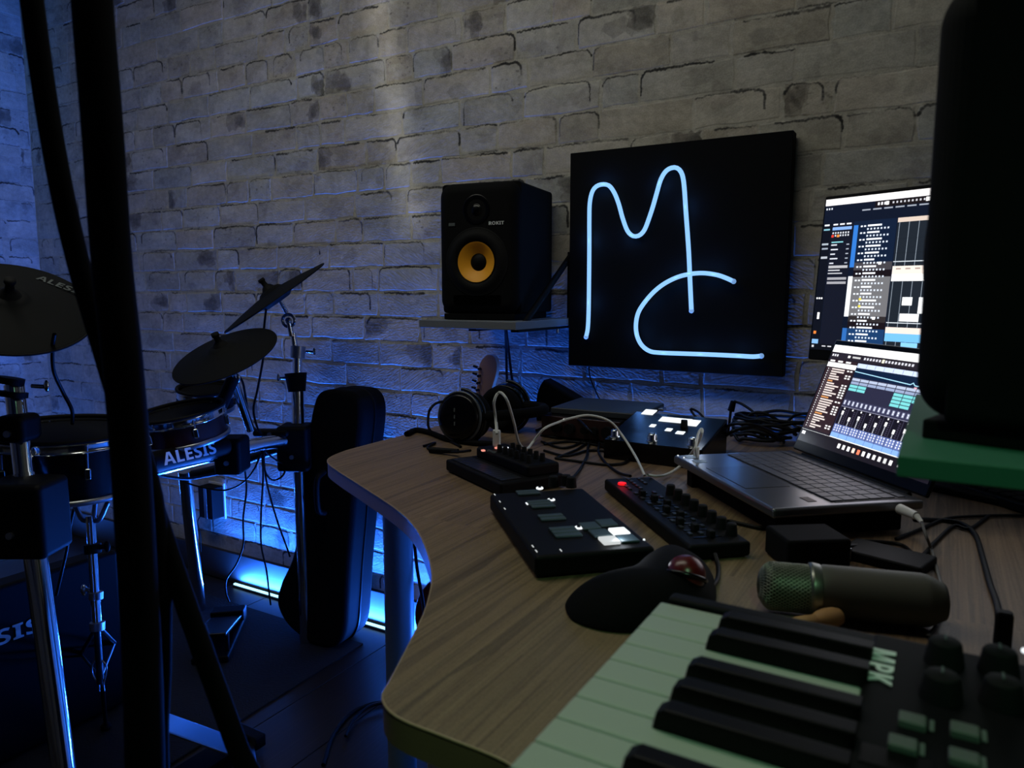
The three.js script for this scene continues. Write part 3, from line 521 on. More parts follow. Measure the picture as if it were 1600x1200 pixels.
// ---------- small instruments on the desk ----------
// a frame with its origin at a desk point: x along the long edge, z along the short one
function plate(name, label, category, corner, xEnd, group) { const d = xEnd.clone().sub(corner); return thing(name, label, category, V(corner.x, DESK, corner.z), -Math.atan2(d.z, d.x), group); }
{ // pad controller: corner far left, x towards the viewer along its front, z towards the back is negative
  const a = onY(765, 771, 0.757), b = onY(838, 872, 0.757), t = plate('pad_controller', 'black pad controller with two bright white pads', 'controller', a, b), w = 0.257, d = 0.139;
  part(t, 'case', mv(box(w, 0.024, d, 0.005, 3), w / 2, 0.015, -d / 2), M.black);
  for (const [x, z] of [[0.02, 0.02], [w - 0.02, 0.02], [0.02, d - 0.02], [w - 0.02, d - 0.02]]) part(t, 'rubber_foot', mv(cyl(0.006, 0.006, 0.004, 12), x, 0.002, -z), M.rubber);
  t.updateMatrixWorld(true); const inv = t.matrixWorld.clone().invert(), P = (x, y, h = 0.027) => onY(x, y, DESK + h).applyMatrix4(inv);
  const quad = (name, c, m, hgt = 0.003) => {                    // a pad from three of its corners
    const q = c.map(([x, y]) => P(660 + x / 4, 640 + y / 4)), x0 = Math.min(...q.map((v) => v.x)), x1 = Math.max(...q.map((v) => v.x)), z0 = Math.min(...q.map((v) => v.z)), z1 = Math.max(...q.map((v) => v.z));
    return part(t, name, mv(box(x1 - x0, hgt, z1 - z0, 0.0012), (x0 + x1) / 2, 0.027 + hgt / 2, (z0 + z1) / 2), m);
  };
  const row = (x, w2, n, z0, z1, m = M.padGrey) => { for (let k = 0; k < n; k++) part(t, 'pad', mv(box(w2 / n - 0.0015, 0.003, z1 - z0, 0.0012), x + w2 / n * (k + 0.5), 0.0285, -(z0 + z1) / 2), m); };
  const c1 = P(660 + 660 / 4, 640 + 525 / 4), c2 = P(660 + 742 / 4, 640 + 597 / 4), c3 = P(660 + 808 / 4, 640 + 680 / 4), c4 = P(660 + 893 / 4, 640 + 772 / 4);
  for (const [c, n, l] of [[c1, 2, 0.022], [c2, 3, 0.034], [c3, 2, 0.024], [c4, 3, 0.036]]) row(c.x - l / 2, l, n, -c.z - 0.016, -c.z + 0.016);
  const pads = [[1045, 735], [1110, 780], [1150, 715], [1280, 815]];
  for (const [x, y] of pads) { const c = P(660 + x / 4, 640 + y / 4); part(t, 'pad', mv(box(0.024, 0.003, 0.022, 0.0012), c.x, 0.0285, c.z), M.padGrey); }
  for (const [x, y, m] of [[1230, 772, M.lit], [1168, 828, M.litSoft]]) { const c = P(660 + x / 4, 640 + y / 4); part(t, 'lit_pad', mv(box(0.0215, 0.004, 0.0205, 0.0015), c.x, 0.029, c.z), m, 'white glowing pad'); }
  for (const [x, y] of [[733, 493], [805, 566], [977, 741]]) { const c = P(660 + x / 4, 640 + y / 4), o = part(t, 'ring_button', mv(new THREE.TorusGeometry(0.0038, 0.0016, 8, 20).rotateX(Math.PI / 2), c.x, 0.0275, c.z), M.lit, 'glowing ring button'); part(o, 'button_cap', mv(cyl(0.0022, 0.0022, 0.003, 12), c.x, 0.0285, c.z), M.black); }
  for (const [x, y] of [[600, 527], [653, 590]]) { const c = P(660 + x / 4, 640 + y / 4); part(t, 'light_bar', mv(box(0.009, 0.0012, 0.002, 0.0005), c.x, 0.0275, c.z), M.lit); }
  for (const [x, y] of [[452, 532], [484, 575], [515, 620], [690, 855], [712, 885], [865, 880]]) { const c = P(660 + x / 4, 640 + y / 4); part(t, 'mark', mv(box(0.007, 0.0008, 0.0012, 0.0003), c.x, 0.0272, c.z), M.litSoft); }
  { const c = P(660 + 1385 / 4, 640 + 816 / 4); part(t, 'indicator_light', mv(new THREE.SphereGeometry(0.0014, 8, 6), c.x, 0.0275, c.z), M.lit); }
  for (const [x, y] of [[818, 480], [898, 472], [930, 485]]) { const c = P(660 + x / 4, 640 + y / 4); part(t, 'knob', mv(lathe([[0.0001, 0.016], [0.006, 0.0155], [0.0068, 0.014], [0.008, 0]], 24), c.x, 0.027, c.z), M.rubber); }
  { const p = V(w * 0.9, 0.034, -d * 0.76).applyMatrix4(t.matrixWorld), l = new THREE.PointLight(0xeaf4ff, 0.0035); l.position.copy(p); l.shadow.radius = 0.5; scene.add(l); }
}
{ // knob strip
  const a = onY(944, 748, 0.75), b = onY(1072, 849, 0.75), t = plate('fader_controller', 'narrow black controller with rows of knobs and a red button', 'controller', a, b), w = 0.312, d = 0.078;
  part(t, 'case', mv(box(w, 0.018, d, 0.004, 3), w / 2, 0.011, -d / 2), M.black);
  part(t, 'foot_strip', mv(box(w - 0.03, 0.003, d - 0.02, 0.001), w / 2, 0.0015, -d / 2), M.rubber);
  t.updateMatrixWorld(true); const inv = t.matrixWorld.clone().invert(), P = (x, y, h = 0.02) => onY(x, y, DESK + h).applyMatrix4(inv);
  const dim = std(0x1d2228, 0.5), bt = mv(box(0.009, 0.0022, 0.005, 0.0008, 1), 0, 0.021, 0);
  for (let k = 0; k < 5; k++) for (let r = 0; r < 3; r++) { if (k < 3 || r < 2) { if (k === 0 && r === 0) continue; part(t, 'button', bt, dim).position.set(0.014 + k * 0.013, 0, -0.018 - r * 0.017); } }
  const c = P(972, 757); part(t, 'record_button', mv(cyl(0.0062, 0.0066, 0.003, 24), c.x, 0.0212, c.z), M.litRed, 'glowing red button');
  for (let k = 0; k < 8; k++) {
    const x = 0.098 + k * 0.026;
    part(t, 'knob', mv(lathe([[0.0001, 0.015], [0.0052, 0.0145], [0.006, 0.013], [0.0072, 0]], 20), x + 0.006, 0.02, -0.066), M.rubber);
    const s = part(t, 'fader', mv(box(0.003, 0.0012, 0.036, 0.0004), x + 0.008, 0.0203, -0.034), M.screenBlack); part(s, 'fader_cap', mv(box(0.011, 0.009, 0.008, 0.0015), x + 0.008, 0.0245, -0.022 - (k * 7 % 5) * 0.004), M.rubber);
    for (let r = 0; r < 3; r++) part(t, 'button', bt, dim).position.set(x - 0.006, 0, -0.018 - r * 0.014);
  }
  { const e = P(1007, 743); part(t, 'indicator_light', mv(new THREE.SphereGeometry(0.0016, 8, 6), e.x, 0.021, e.z), M.lit); }
  const l = new THREE.PointLight(0xff2020, 0.0008); l.position.copy(V(c.x, 0.03, c.z).applyMatrix4(t.matrixWorld)); l.shadow.radius = 0.3; scene.add(l);
}
{ // small synthesizer
  const a = onY(696, 719, 0.75), b = onY(783, 758, 0.75), t = plate('desktop_synthesizer', 'small black synthesizer with a raised knob panel beside the headphones', 'synthesizer', a, b), w = 0.192, d = 0.118;
  part(t, 'case', mv(box(w, 0.02, d, 0.004, 3), w / 2, 0.012, -d / 2), M.black);
  part(t, 'foot_strip', mv(box(w - 0.03, 0.003, d - 0.02, 0.001), w / 2, 0.0015, -d / 2), M.rubber);
  const pn = part(t, 'panel', mv(box(w - 0.02, 0.02, d * 0.52, 0.005, 3), w / 2, 0.03, -d * 0.72), M.black);
  const wk = mv(box(0.0105, 0.0018, 0.036, 0.0005, 1), 0, 0.0228, -0.026); for (let k = 0; k < 15; k++) part(t, 'touch_key', wk, std(0x171c24, 0.4)).position.x = 0.018 + k * 0.0113;
  for (let r = 0; r < 2; r++) for (let k = 0; k < 6; k++) part(pn, 'knob', mv(lathe([[0.0001, 0.013], [0.004, 0.0125], [0.005, 0]], 18), 0.07 + k * 0.0185, 0.04, -d * 0.58 - r * 0.026), M.rubber);
  t.updateMatrixWorld(true); const inv = t.matrixWorld.clone().invert(), P = (x, y, h) => onY(x, y, DESK + h).applyMatrix4(inv);
  for (const [x, y] of [[755, 705], [776, 701]]) { const c = P(x, y, 0.04); part(pn, 'lit_button', mv(box(0.006, 0.003, 0.006, 0.001), c.x, 0.0412, c.z), M.litPink, 'glowing pink button'); }
  { const c = P(790, 700, 0.04); part(pn, 'lit_display', mv(box(0.008, 0.002, 0.008, 0.0005), c.x, 0.041, c.z), M.lit); }
  lettering(t, 'logo', 'synth', V(0.06, 0.0401, -d * 0.49), V(1, 0, 0), V(0, 1, 0.3).normalize(), 0.006, M.printDim, 1.2);
}
{ // thumb trackball
  const O = onY(985, 985, DESK), t = thing('trackball_mouse', 'black thumb trackball mouse with a dark red ball', 'mouse', O);
  const edge = [[883, 943], [890, 962], [915, 975], [950, 983], [990, 985], [1040, 980], [1090, 968], [1117, 945], [1116, 905], [1095, 880], [1050, 862], [1010, 880], [985, 902], [960, 915], [925, 923], [896, 930]].map(([x, y]) => onY(x, y, DESK + 0.004).sub(O));
  const ring = curve(edge, true).getPoints(72).slice(0, 72), c = ring.reduce((s, p) => s.add(p), V(0, 0, 0)).multiplyScalar(1 / ring.length);
  const peak = onY(1035, 905, DESK + 0.03).sub(O); const pos = [], idx = [], N = 14;
  for (let j = 0; j <= N; j++) { const f = j / N, k = Math.cos(f * Math.PI / 2), hh = Math.sin(f * Math.PI / 2); for (const p of ring) { const q = peak.clone().lerp(p, Math.pow(k, 0.75)); pos.push(q.x, 0.003 + 0.037 * hh * Math.pow(hh, 0.5), q.z); } }
  for (let j = 0; j < N; j++) for (let i = 0; i < 72; i++) { const a = j * 72 + i, b = j * 72 + (i + 1) % 72; idx.push(a, b, a + 72, b, b + 72, a + 72); }
  const g = new THREE.BufferGeometry(); g.setAttribute('position', new THREE.Float32BufferAttribute(pos, 3)); g.setIndex(idx); g.computeVertexNormals();
  const n = g.attributes.normal; if (n.getY(5 * 72) < 0) { idx.reverse(); g.setIndex(idx); g.computeVertexNormals(); }
  const body = part(t, 'shell', g, dull(0x040507, 0.85, 0.2));
  const b = onY(1072, 893, DESK + 0.035).sub(O);
  part(body, 'ball_ring', mv(new THREE.TorusGeometry(0.0198, 0.0025, 10, 36).rotateX(Math.PI / 2 - 0.5), b.x, 0.031, b.z + 0.003), M.gloss);
  part(t, 'ball', mv(new THREE.SphereGeometry(0.0192, 36, 24), b.x, 0.032, b.z), M.red, 'dark red glossy ball');
  part(t, 'sole', new THREE.ExtrudeGeometry(new THREE.Shape(ring.map((p) => new THREE.Vector2(p.x * 0.97 + c.x * 0.03, -(p.z * 0.97 + c.z * 0.03)))), { depth: 0.004, bevelEnabled: false }).rotateX(-Math.PI / 2), M.black);
  const lp = onY(902, 940, DESK + 0.012).sub(O); lettering(t, 'logo', 'logi', V(lp.x, 0.0115, lp.z), V(0.55, 0, 0.8), V(-0.3, 1, 0.25).normalize(), 0.0045, M.printDim, 1.1);
}
{ // condenser microphone lying on the desk
  const a = onY(1182, 912, DESK + 0.026), b = onY(1476, 940, DESK + 0.026), d = b.clone().sub(a), len = d.length(), r = 0.0245;
  const t = thing('condenser_microphone', 'silver grey condenser microphone with mesh head lying on desk', 'microphone', V(a.x, DESK + r + 0.001, a.z), -Math.atan2(d.z, d.x));
  const turn = (g) => g.rotateZ(-Math.PI / 2), h = len * 0.29;
  part(t, 'mesh_head', turn(lathe([[0.0001, 0], [0.008, 0.001], [0.0155, 0.0045], [0.0205, 0.011], [0.022, 0.02], [0.0225, h]], 48)), std(0x3c4038, 0.5, 0.6));
  { const gs = []; const wire = 0.0005;                              // woven wires of the head
    const prof = (u) => u < 0.02 ? [0.0205 * Math.sin(Math.min(1, u / 0.02) * 1.35) / Math.sin(1.35) + 0.0008, u * 0.6] : [0.0225, u - 0.008];
    const rad = (x) => x < 0.012 ? 0.0225 * Math.sqrt(Math.max(0.02, 1 - Math.pow((0.014 - x) / 0.014, 2))) : 0.0228;
    for (let k = 0; k < 40; k++) for (const s of [1, -1]) { const pts = []; for (let j = 0; j <= 9; j++) { const x = 0.002 + (h - 0.002) * j / 9, q = k / 40 * 6.2832 + s * j * 0.16; pts.push(V(x, rad(x) * Math.cos(q), rad(x) * Math.sin(q))); } gs.push(new THREE.TubeGeometry(new THREE.CatmullRomCurve3(pts), 12, wire, 4)); }
    part(t, 'wire_mesh', join(gs), std(0x83877c, 0.4, 0.8)).userData.kind = 'stuff'; }
  part(t, 'collar', turn(lathe([[0.0225, h - 0.001], [0.0252, h], [0.0256, h + 0.003], [0.0246, h + 0.009], [0.0244, h + 0.0095]], 48)), std(0x7b7e76, 0.35, 0.8));
  part(t, 'body', turn(lathe([[0.0242, h + 0.009], [0.0236, h + 0.011], [0.0246, h + 0.0125], [0.0246, len - 0.02], [0.0238, len - 0.014], [0.018, len - 0.003], [0.0165, len], [0.0001, len]], 48)), M.olive);
}
{ // drumstick: only its tip shows above the keyboard's far edge
  const tip = onY(1300, 955, DESK + 0.045), end = V(tip.x - 0.02, 0.752, tip.z + 0.03), d = V(-0.5, -0.15, 0.85).normalize();
  const tp = at(1300, 948, 0.66), t = thing('drumstick', 'pale wooden drumstick with its rounded tip by the microphone', 'drumstick', V(0, 0, 0));
  const dir = V(-0.35, -0.02, 0.4).normalize(), base = V(tp.x, DESK + 0.0105, tp.z);
  const a = onY(1300, 965, DESK + 0.012), m4 = basis(a, V(1, 0, 0), V(-0.62, 0, 0.78).normalize());
  part(t, 'tip', lathe([[0.0001, -0.012], [0.004, -0.0112], [0.0075, -0.008], [0.0092, -0.002], [0.0095, 0.006], [0.0085, 0.014], [0.0062, 0.02]], 28).applyMatrix4(m4), std(0xc49a66, 0.35));
  part(t, 'shaft', lathe([[0.006, 0.019], [0.0068, 0.03], [0.0072, 0.09], [0.0072, 0.14], [0.0001, 0.142]], 24).applyMatrix4(m4), std(0xb98f5f, 0.45));
}
{ // dark boxes behind the microphone and the half hidden computer keyboard
  const q = onY(1255, 885, DESK), t = thing('power_supply', 'square black power brick behind the microphone mesh head', 'adapter', V(q.x, DESK, q.z - 0.02), 0.62);
  part(t, 'case', mv(box(0.075, 0.034, 0.06, 0.004), 0, 0.018, 0), M.matte); part(t, 'lead', tube([[0.036, 0.015, 0], [0.06, 0.012, -0.01], [0.09, 0.004, -0.03]], 0.003), M.cableBlack);
  const p = onY(1385, 878, DESK), s = thing('phone_box', 'flat black case lying behind the microphone body', 'case', V(p.x, DESK, p.z), -0.28);
  part(s, 'body', mv(box(0.09, 0.012, 0.055, 0.003), 0, 0.0062, 0), M.black); part(s, 'latch', mv(box(0.002, 0.014, 0.003, 0.0005), -0.03, 0.0085, 0.028), M.steel);
  const c = onY(1560, 800, DESK), k = thing('computer_keyboard', 'low black computer keyboard under the green shelf', 'keyboard', V(c.x + 0.12, DESK, c.z), -0.82);
  part(k, 'case', mv(box(0.36, 0.014, 0.13, 0.004), 0, 0.008, 0), M.black);
  const kg = mv(box(0.017, 0.006, 0.017, 0.002, 1), 0, 0.0165, 0); for (let r = 0; r < 6; r++) for (let i = 0; i < 17; i++) part(k, 'key', kg, M.rubber).position.set(-0.162 + i * 0.0202, 0, -0.051 + r * 0.0203);
}
{ // headphones standing on their cups
  const O = onY(722, 692, DESK), ax = V(0.02, 0.1, 1).normalize(), t = thing('headphones', 'large black closed headphones resting on the desk corner', 'headphones', V(O.x, DESK, O.z));
  const r = 0.054, c1 = V(0, r + 0.001, 0.0), cupPts = [[0.0001, 0.02], [0.03, 0.0195], [0.042, 0.018], [0.046, 0.015], [0.047, 0.011]], cup = (p, n, flip) => {
    const m4 = basis(p, V(1, 0, 0), n);
    const o = part(t, 'ear_cup', lathe([...cupPts, [0.0505, 0.009], [0.052, 0.004], [0.052, -0.012], [0.049, -0.016], [0.0001, -0.016]], 48).applyMatrix4(m4), M.gloss);
    part(o, 'trim_ring', new THREE.TorusGeometry(0.0505, 0.0028, 10, 56).rotateX(Math.PI / 2).translate(0, 0.009, 0).applyMatrix4(m4), std(0x5a6066, 0.4, 0.6));
    part(o, 'ear_pad', new THREE.TorusGeometry(0.036, 0.0155, 14, 48).rotateX(Math.PI / 2).scale(1, 1.15, 1).translate(0, -0.028, 0).applyMatrix4(m4), M.fabric);
    return o;
  };
  const cA = cup(c1, ax); const c2 = c1.clone().addScaledVector(ax, -0.17); c2.y = r + 0.001; c2.x += 0.012; cup(c2, ax.clone().negate().setY(0.12).normalize());
  const m = basis(c1, V(1, 0, 0), ax); for (let k = 0; k < 3; k++) part(cA, 'badge', mv(box(0.003, 0.001, 0.008, 0.0003), -0.006 + k * 0.001, 0.0201, -0.014 + k * 0.014).applyMatrix4(m), M.printDim);
  const mid = c1.clone().add(c2).multiplyScalar(0.5), hb = []; for (let k = 0; k <= 12; k++) { const q = Math.PI * k / 12; hb.push(mid.clone().addScaledVector(ax.clone().setY(0).normalize(), 0.085 * Math.cos(q)).add(V(0.135 * Math.sin(q), 0.012 * Math.sin(q), 0))); }
  part(t, 'headband', tube(hb, 0.011, 60, 12), M.fabric);
  for (const c of [c1, c2]) part(t, 'yoke', new THREE.TorusGeometry(0.057, 0.0035, 8, 40, Math.PI).rotateZ(-Math.PI / 2).translate(c.x, c.y, c.z), M.darkSteel);
  single('cable', 'black headphone lead curling beside the cup at the desk corner', 'cable', tube([at(693, 627, 1.47), at(680, 631, 1.46), at(670, 645, 1.46), onY(671, 671, DESK + 0.004), onY(690, 682, DESK + 0.003), onY(720, 698, DESK + 0.003)], 0.0028, 50), M.cableBlack);
}
{ // a soft pouch
  const p = onY(866, 650, DESK + 0.03), w = thing('soft_pouch', 'small black soft pouch leaning behind the audio interface', 'pouch', V(p.x - 0.015, DESK, 0.13), 0.1);
  const u = new THREE.Shape(); u.moveTo(-0.07, 0); u.lineTo(0.08, 0); u.lineTo(0.07, 0.02); u.quadraticCurveTo(0.0, 0.06, -0.055, 0.085); u.quadraticCurveTo(-0.075, 0.06, -0.07, 0);
  part(w, 'body', new THREE.ExtrudeGeometry(u, { depth: 0.04, bevelEnabled: true, bevelThickness: 0.008, bevelSize: 0.006, bevelSegments: 4 }).translate(0, 0.007, -0.03), M.fabric); part(w, 'zip', tube([[-0.05, 0.092, -0.01], [0.0, 0.068, -0.01], [0.07, 0.03, -0.01]], 0.0025), M.black);
}
{ // audio interface with a flat dark device on top, and the effects pedal
  const a = onZ(862, 690, 0.33), b = onY(944, 702, DESK), t = thing('audio_interface', 'dark red fronted audio interface half buried in cables', 'interface', V(onY(905, 690, DESK).x, DESK, 0.265), 0);
  part(t, 'case', mv(box(0.185, 0.046, 0.12, 0.004), 0, 0.027, 0), M.matte); const f = part(t, 'front_panel', mv(box(0.18, 0.043, 0.006, 0.002), 0, 0.027, 0.061), M.redBox, 'dark red front panel');
  for (const [x, r] of [[-0.05, 0.011], [-0.02, 0.011], [0.014, 0.008], [0.035, 0.008], [0.065, 0.012]]) part(f, 'knob', mv(cyl(r, r, 0.012, 24).rotateX(Math.PI / 2), x, 0.026, 0.07), M.rubber);
  part(f, 'indicator_light', mv(new THREE.SphereGeometry(0.0028, 10, 8), -0.035, 0.043, 0.066), M.lit);
  for (const x of [-0.07, 0.07]) part(t, 'rubber_foot', mv(box(0.02, 0.004, 0.1, 0.001), x, 0.002, 0), M.rubber);
  const d = thing('flat_drive', 'flat dark slab lying on top of the audio interface', 'drive', V(t.position.x + 0.01, DESK + 0.05, 0.225), 0.05);
  part(d, 'shell', mv(box(0.2, 0.014, 0.17, 0.003), 0.01, 0.0075, 0), std(0x2a2f33, 0.55)); part(d, 'plug', mv(box(0.012, 0.006, 0.025, 0.001), 0.115, 0.006, -0.05).rotateY(0), M.steel);
}
{
  const a = onY(940, 700, DESK), b = onY(1100, 722, DESK), w = 0.188, t = thing('effects_pedal', 'black floor effects pedal with glowing white panel and three footswitches', 'pedal', V((onZ(944, 690, 0.44).x + onZ(1104, 690, 0.44).x) / 2, DESK, 0.37), -0.02);
  const H = 0.06, s = new THREE.Shape(); s.moveTo(0.075, 0); s.lineTo(0.075, 0.03); s.lineTo(0.03, 0.038); s.lineTo(-0.075, H); s.lineTo(-0.075, 0);   // side profile, x is towards the viewer
  part(t, 'case', new THREE.ExtrudeGeometry(s, { depth: w - 0.006, bevelEnabled: true, bevelThickness: 0.003, bevelSize: 0.003, bevelSegments: 2 }).rotateY(-Math.PI / 2).translate(w / 2 - 0.003, 0.004, 0), M.gloss);
  for (const x of [-0.08, -0.006, 0.07]) { const f = part(t, 'footswitch', mv(lathe([[0.0001, 0.016], [0.006, 0.0155], [0.0085, 0.012], [0.0085, 0.004], [0.011, 0.003], [0.011, 0]], 24), x, 0.0375, 0.056), M.chrome); part(f, 'nut', mv(cyl(0.013, 0.013, 0.003, 6), x, 0.0375, 0.056), M.steel); }
  t.updateMatrixWorld(true); const inv = t.matrixWorld.clone().invert();
  const hAt = (z) => 0.042 + (0.03 - z) / 0.105 * 0.022 + 0.0025;
  for (const [x, y, px, py] of [[1014, 656, 20, 8], [1040, 662, 0, 0], [1055, 663, 50, 7], [1080, 666, 24, 9], [1020, 664, 9, 4], [1045, 668, 10, 4], [1063, 671, 13, 4]]) {
    if (!px) continue; let z = -0.02, p; for (let k = 0; k < 5; k++) { p = onY(x, y, DESK + hAt(z)).applyMatrix4(inv); z = p.z; }
    part(t, 'lit_key', mv(box(px * 0.00122, 0.002, py * 0.0034, 0.0006), 0, 0, 0).rotateX(0.207).translate(p.x, hAt(p.z) + 0.0005, p.z), M.lit);
  }
  part(t, 'display', mv(box(0.09, 0.001, 0.03, 0.0003), 0, 0, 0).rotateX(0.207).translate(-0.02, hAt(-0.045) - 0.0002, -0.045), M.screenBlack);
  { const k = part(t, 'knob', mv(cyl(0.006, 0.007, 0.014, 18), 0.028, hAt(-0.02) + 0.007, -0.02), M.rubber); }
  { const p = V(0.05, 0.11, -0.02).applyMatrix4(t.matrixWorld), l = new THREE.PointLight(0xe6f4ff, 0.004); l.position.copy(p); l.shadow.radius = 0.8; scene.add(l); }
}

// ---------- cables on the desk ----------
const lay = (list, h = 0.003) => list.map(([x, y, k]) => k === undefined ? onY(x, y, DESK + h) : k > 0.5 ? at(x, y, k) : onY(x, y, DESK + k));
function cord(label, pts, r, m, group) { return single('cable', label, 'cable', tube(pts, r, pts.length * 10), m, group); }
{
  const t = thing('usb_cable', 'white cable arching up from the plug on the small synthesizer', 'cable');
  part(t, 'cord', tube(lay([[776, 678, 0.085], [774, 650, 0.11], [772, 628, 0.135], [780, 613, 0.15], [792, 625, 0.14], [803, 660, 0.1], [811, 692, 0.055], [823, 701, 0.04], [833, 690, 0.045], [850, 670, 0.07], [872, 660, 0.075], [890, 654, 0.08], [920, 649, 0.085], [952, 658, 0.075], [972, 680, 0.05], [990, 708, 0.025], [1000, 727, 0.018], [1007, 743, 0.026]]), 0.0022, 160), M.cableWhite);
  const p = onY(776, 695, DESK + 0.045), q = onY(776, 678, DESK + 0.082); const a = V(p.x, DESK + 0.042, p.z), b = V(p.x, DESK + 0.071, p.z);
  part(t, 'plug', mv(box(0.014, 0.031, 0.008, 0.003), p.x, DESK + 0.0565, p.z), M.white); part(t, 'strain_relief', bar(b, b.clone().add(V(-0.0006, 0.014, 0)), 0.0032, 0.0024), M.white);
  const u = thing('usb_cable', 'white cable looping from the far end of the laptop side', 'cable');
  part(u, 'cord', tube(lay([[1089, 714, 0.052], [1087, 700, 0.07], [1091, 678, 0.085], [1096, 670, 0.09], [1097, 677, 0.085], [1089, 695, 0.06], [1075, 715, 0.03], [1058, 732, 0.012], [1040, 742, 0.006], [1025, 744, 0.02], [1012, 742, 0.026]]), 0.0022, 110), M.cableWhite);
  const s = onY(1088, 712, DESK + 0.045); part(u, 'plug', mv(box(0.009, 0.02, 0.006, 0.002), s.x, DESK + 0.05, s.z), M.white);
  const w = thing('usb_cable', 'pale charging cable plugged into the near side of the laptop', 'cable');
  const k = at(1406, 795, 0.93), e = at(1432, 806, 0.9); part(w, 'plug', bar(k, e, 0.0065, 0.005, 16), M.white); part(w, 'strain_relief', bar(e, at(1440, 816, 0.89), 0.0036, 0.0024), M.white);
  part(w, 'cord', tube([at(1440, 816, 0.89), ...lay([[1448, 840, 0.02], [1456, 860], [1464, 890], [1472, 920], [1474, 945], [1464, 975], [1450, 995]])], 0.0018, 70), std(0x6a6a68, 0.6));
}
const desk1 = 'tangled black cables on the desk';
for (const [lab, pts] of [
  ['black cable making the widest flat loop on the desk behind the pad controller', [[868, 716], [905, 721], [950, 726], [978, 722], [981, 708], [965, 693], [940, 684]]],
  ['black cable curving from the synthesizer up to the audio interface front', [[846, 690], [880, 700], [910, 690], [925, 676], [935, 668, 0.02]]],
  ['black cable running from the pad controller knobs back towards the wall', [[892, 749, 0.01], [905, 735], [917, 712], [920, 695], [935, 680]]],
  ['black cable ending in the back of the knob controller', [[870, 664, 0.03], [900, 655, 0.045], [920, 672, 0.04], [935, 690, 0.01], [935, 706], [945, 722], [965, 738], [985, 744, 0.012]]],
  ['black cable lying straight along the audio interface foot', [[845, 680], [875, 684], [905, 682], [945, 676]]],
  ['black cable stretched from the synthesizer to the effects pedal, farther one', [[850, 694], [890, 690], [930, 695], [960, 705], [1000, 715]]],
  ['black cable stretched from the synthesizer to the effects pedal, nearer one', [[850, 704], [885, 712], [920, 704], [960, 706], [1005, 712]]],
  ['short black cable bowed in front of the audio interface knobs', [[838, 672], [862, 664], [900, 672], [930, 668]]],
  ['black cable crossing the tangle diagonally and doubling back to the pedal', [[868, 716], [900, 703], [930, 690], [985, 716], [1008, 714], [985, 704], [950, 700]]],
]) cord(lab, lay(pts), 0.0025, M.cableBlack, desk1);
cord('black cable with a jack plug entering the small synthesizer from the desk corner', lay([[662, 697], [680, 692], [668, 700], [690, 706], [718, 706, 0.012], [735, 704, 0.02]]), 0.0026, M.cableBlack);
single('jack_plug', 'black jack plug lying beside the small synthesizer', 'plug', bar(onY(672, 703, DESK + 0.006), onY(716, 705, DESK + 0.01), 0.006, 0.0045), M.black);
single('remote_cable', 'flat black cable bundle running along the far desk corner', 'cable', tube(lay([[635, 678], [650, 672], [672, 676], [700, 686], [740, 692], [780, 694]], 0.006), 0.006, 60), M.matte);
cord('black cable lying between the knob controller and the laptop stand', lay([[1120, 830], [1135, 815], [1160, 819], [1190, 825], [1215, 822]]), 0.0028, M.cableBlack);
cord('black mouse cable curving behind the trackball', lay([[1117, 866, 0.01], [1122, 885], [1121, 905], [1112, 918, 0.008]]), 0.0026, M.cableBlack);
{ // coil of leads by the wall
  const t = thing('cable_coil', 'heap of coiled black leads behind the laptop against the wall', 'cable');
  for (let k = 0; k < 7; k++) { const pts = []; for (let j = 0; j < 14; j++) { const q = j / 14 * 6.2832, c = onY(1175 + k * 6, 690 - k, DESK + 0.01); pts.push(V(c.x + (0.05 + k * 0.006) * Math.cos(q) + R(-0.006, 0.006), DESK + 0.006 + k * 0.006 + R(0, 0.012), c.z - 0.04 + (0.035 + k * 0.003) * Math.sin(q))); } part(t, 'loop', tube(pts, 0.0034, 80, 8, true), M.cableBlack); }
  for (const pts of [[[1130, 700], [1135, 668, 0.05], [1165, 662, 0.07], [1200, 672, 0.05], [1225, 690]], [[1120, 690, 0.02], [1150, 672, 0.05], [1185, 668, 0.05], [1215, 688, 0.02]]]) part(t, 'loop', tube(lay(pts), 0.0032, 50), M.cableBlack);
}
cord('black lead with a barrel plug standing up against the wall', [onZ(1136, 690, 0.1), onZ(1139, 665, 0.1), onZ(1142, 640, 0.09)], 0.003, M.cableBlack);
{ const t = thing('barrel_plug_lead', 'black plug and lead arching right along the wall above the coil', 'cable'); part(t, 'plug', bar(onZ(1142, 642, 0.09), onZ(1146, 627, 0.09), 0.0075, 0.006), M.black); part(t, 'cord', tube([onZ(1147, 627, 0.09), onZ(1160, 632, 0.09), onZ(1178, 645, 0.1), onZ(1192, 665, 0.11), onZ(1202, 690, 0.12)], 0.003, 40), M.cableBlack); }
cord('black lead rising in a wide arch behind the laptop screen', [onZ(1165, 685, 0.12), onZ(1166, 660, 0.12), onZ(1175, 646, 0.12), onZ(1195, 646, 0.12), onZ(1220, 660, 0.12), onZ(1245, 680, 0.13)], 0.0032, M.cableBlack);
cord('black lead bending into the back of the laptop screen', [onZ(1218, 690, 0.12), onZ(1226, 668, 0.12), onZ(1240, 650, 0.12), onZ(1262, 646, 0.13), onZ(1285, 648, 0.14)], 0.003, M.cableBlack);
cord('grey tipped black lead sticking up behind the effects pedal', [onZ(1112, 675, 0.12), onZ(1103, 658, 0.11), onZ(1092, 645, 0.1), onZ(1081, 639, 0.1), onZ(1080, 642, 0.1), onZ(1090, 655, 0.11), onZ(1104, 670, 0.12)], 0.0026, M.cableBlack);
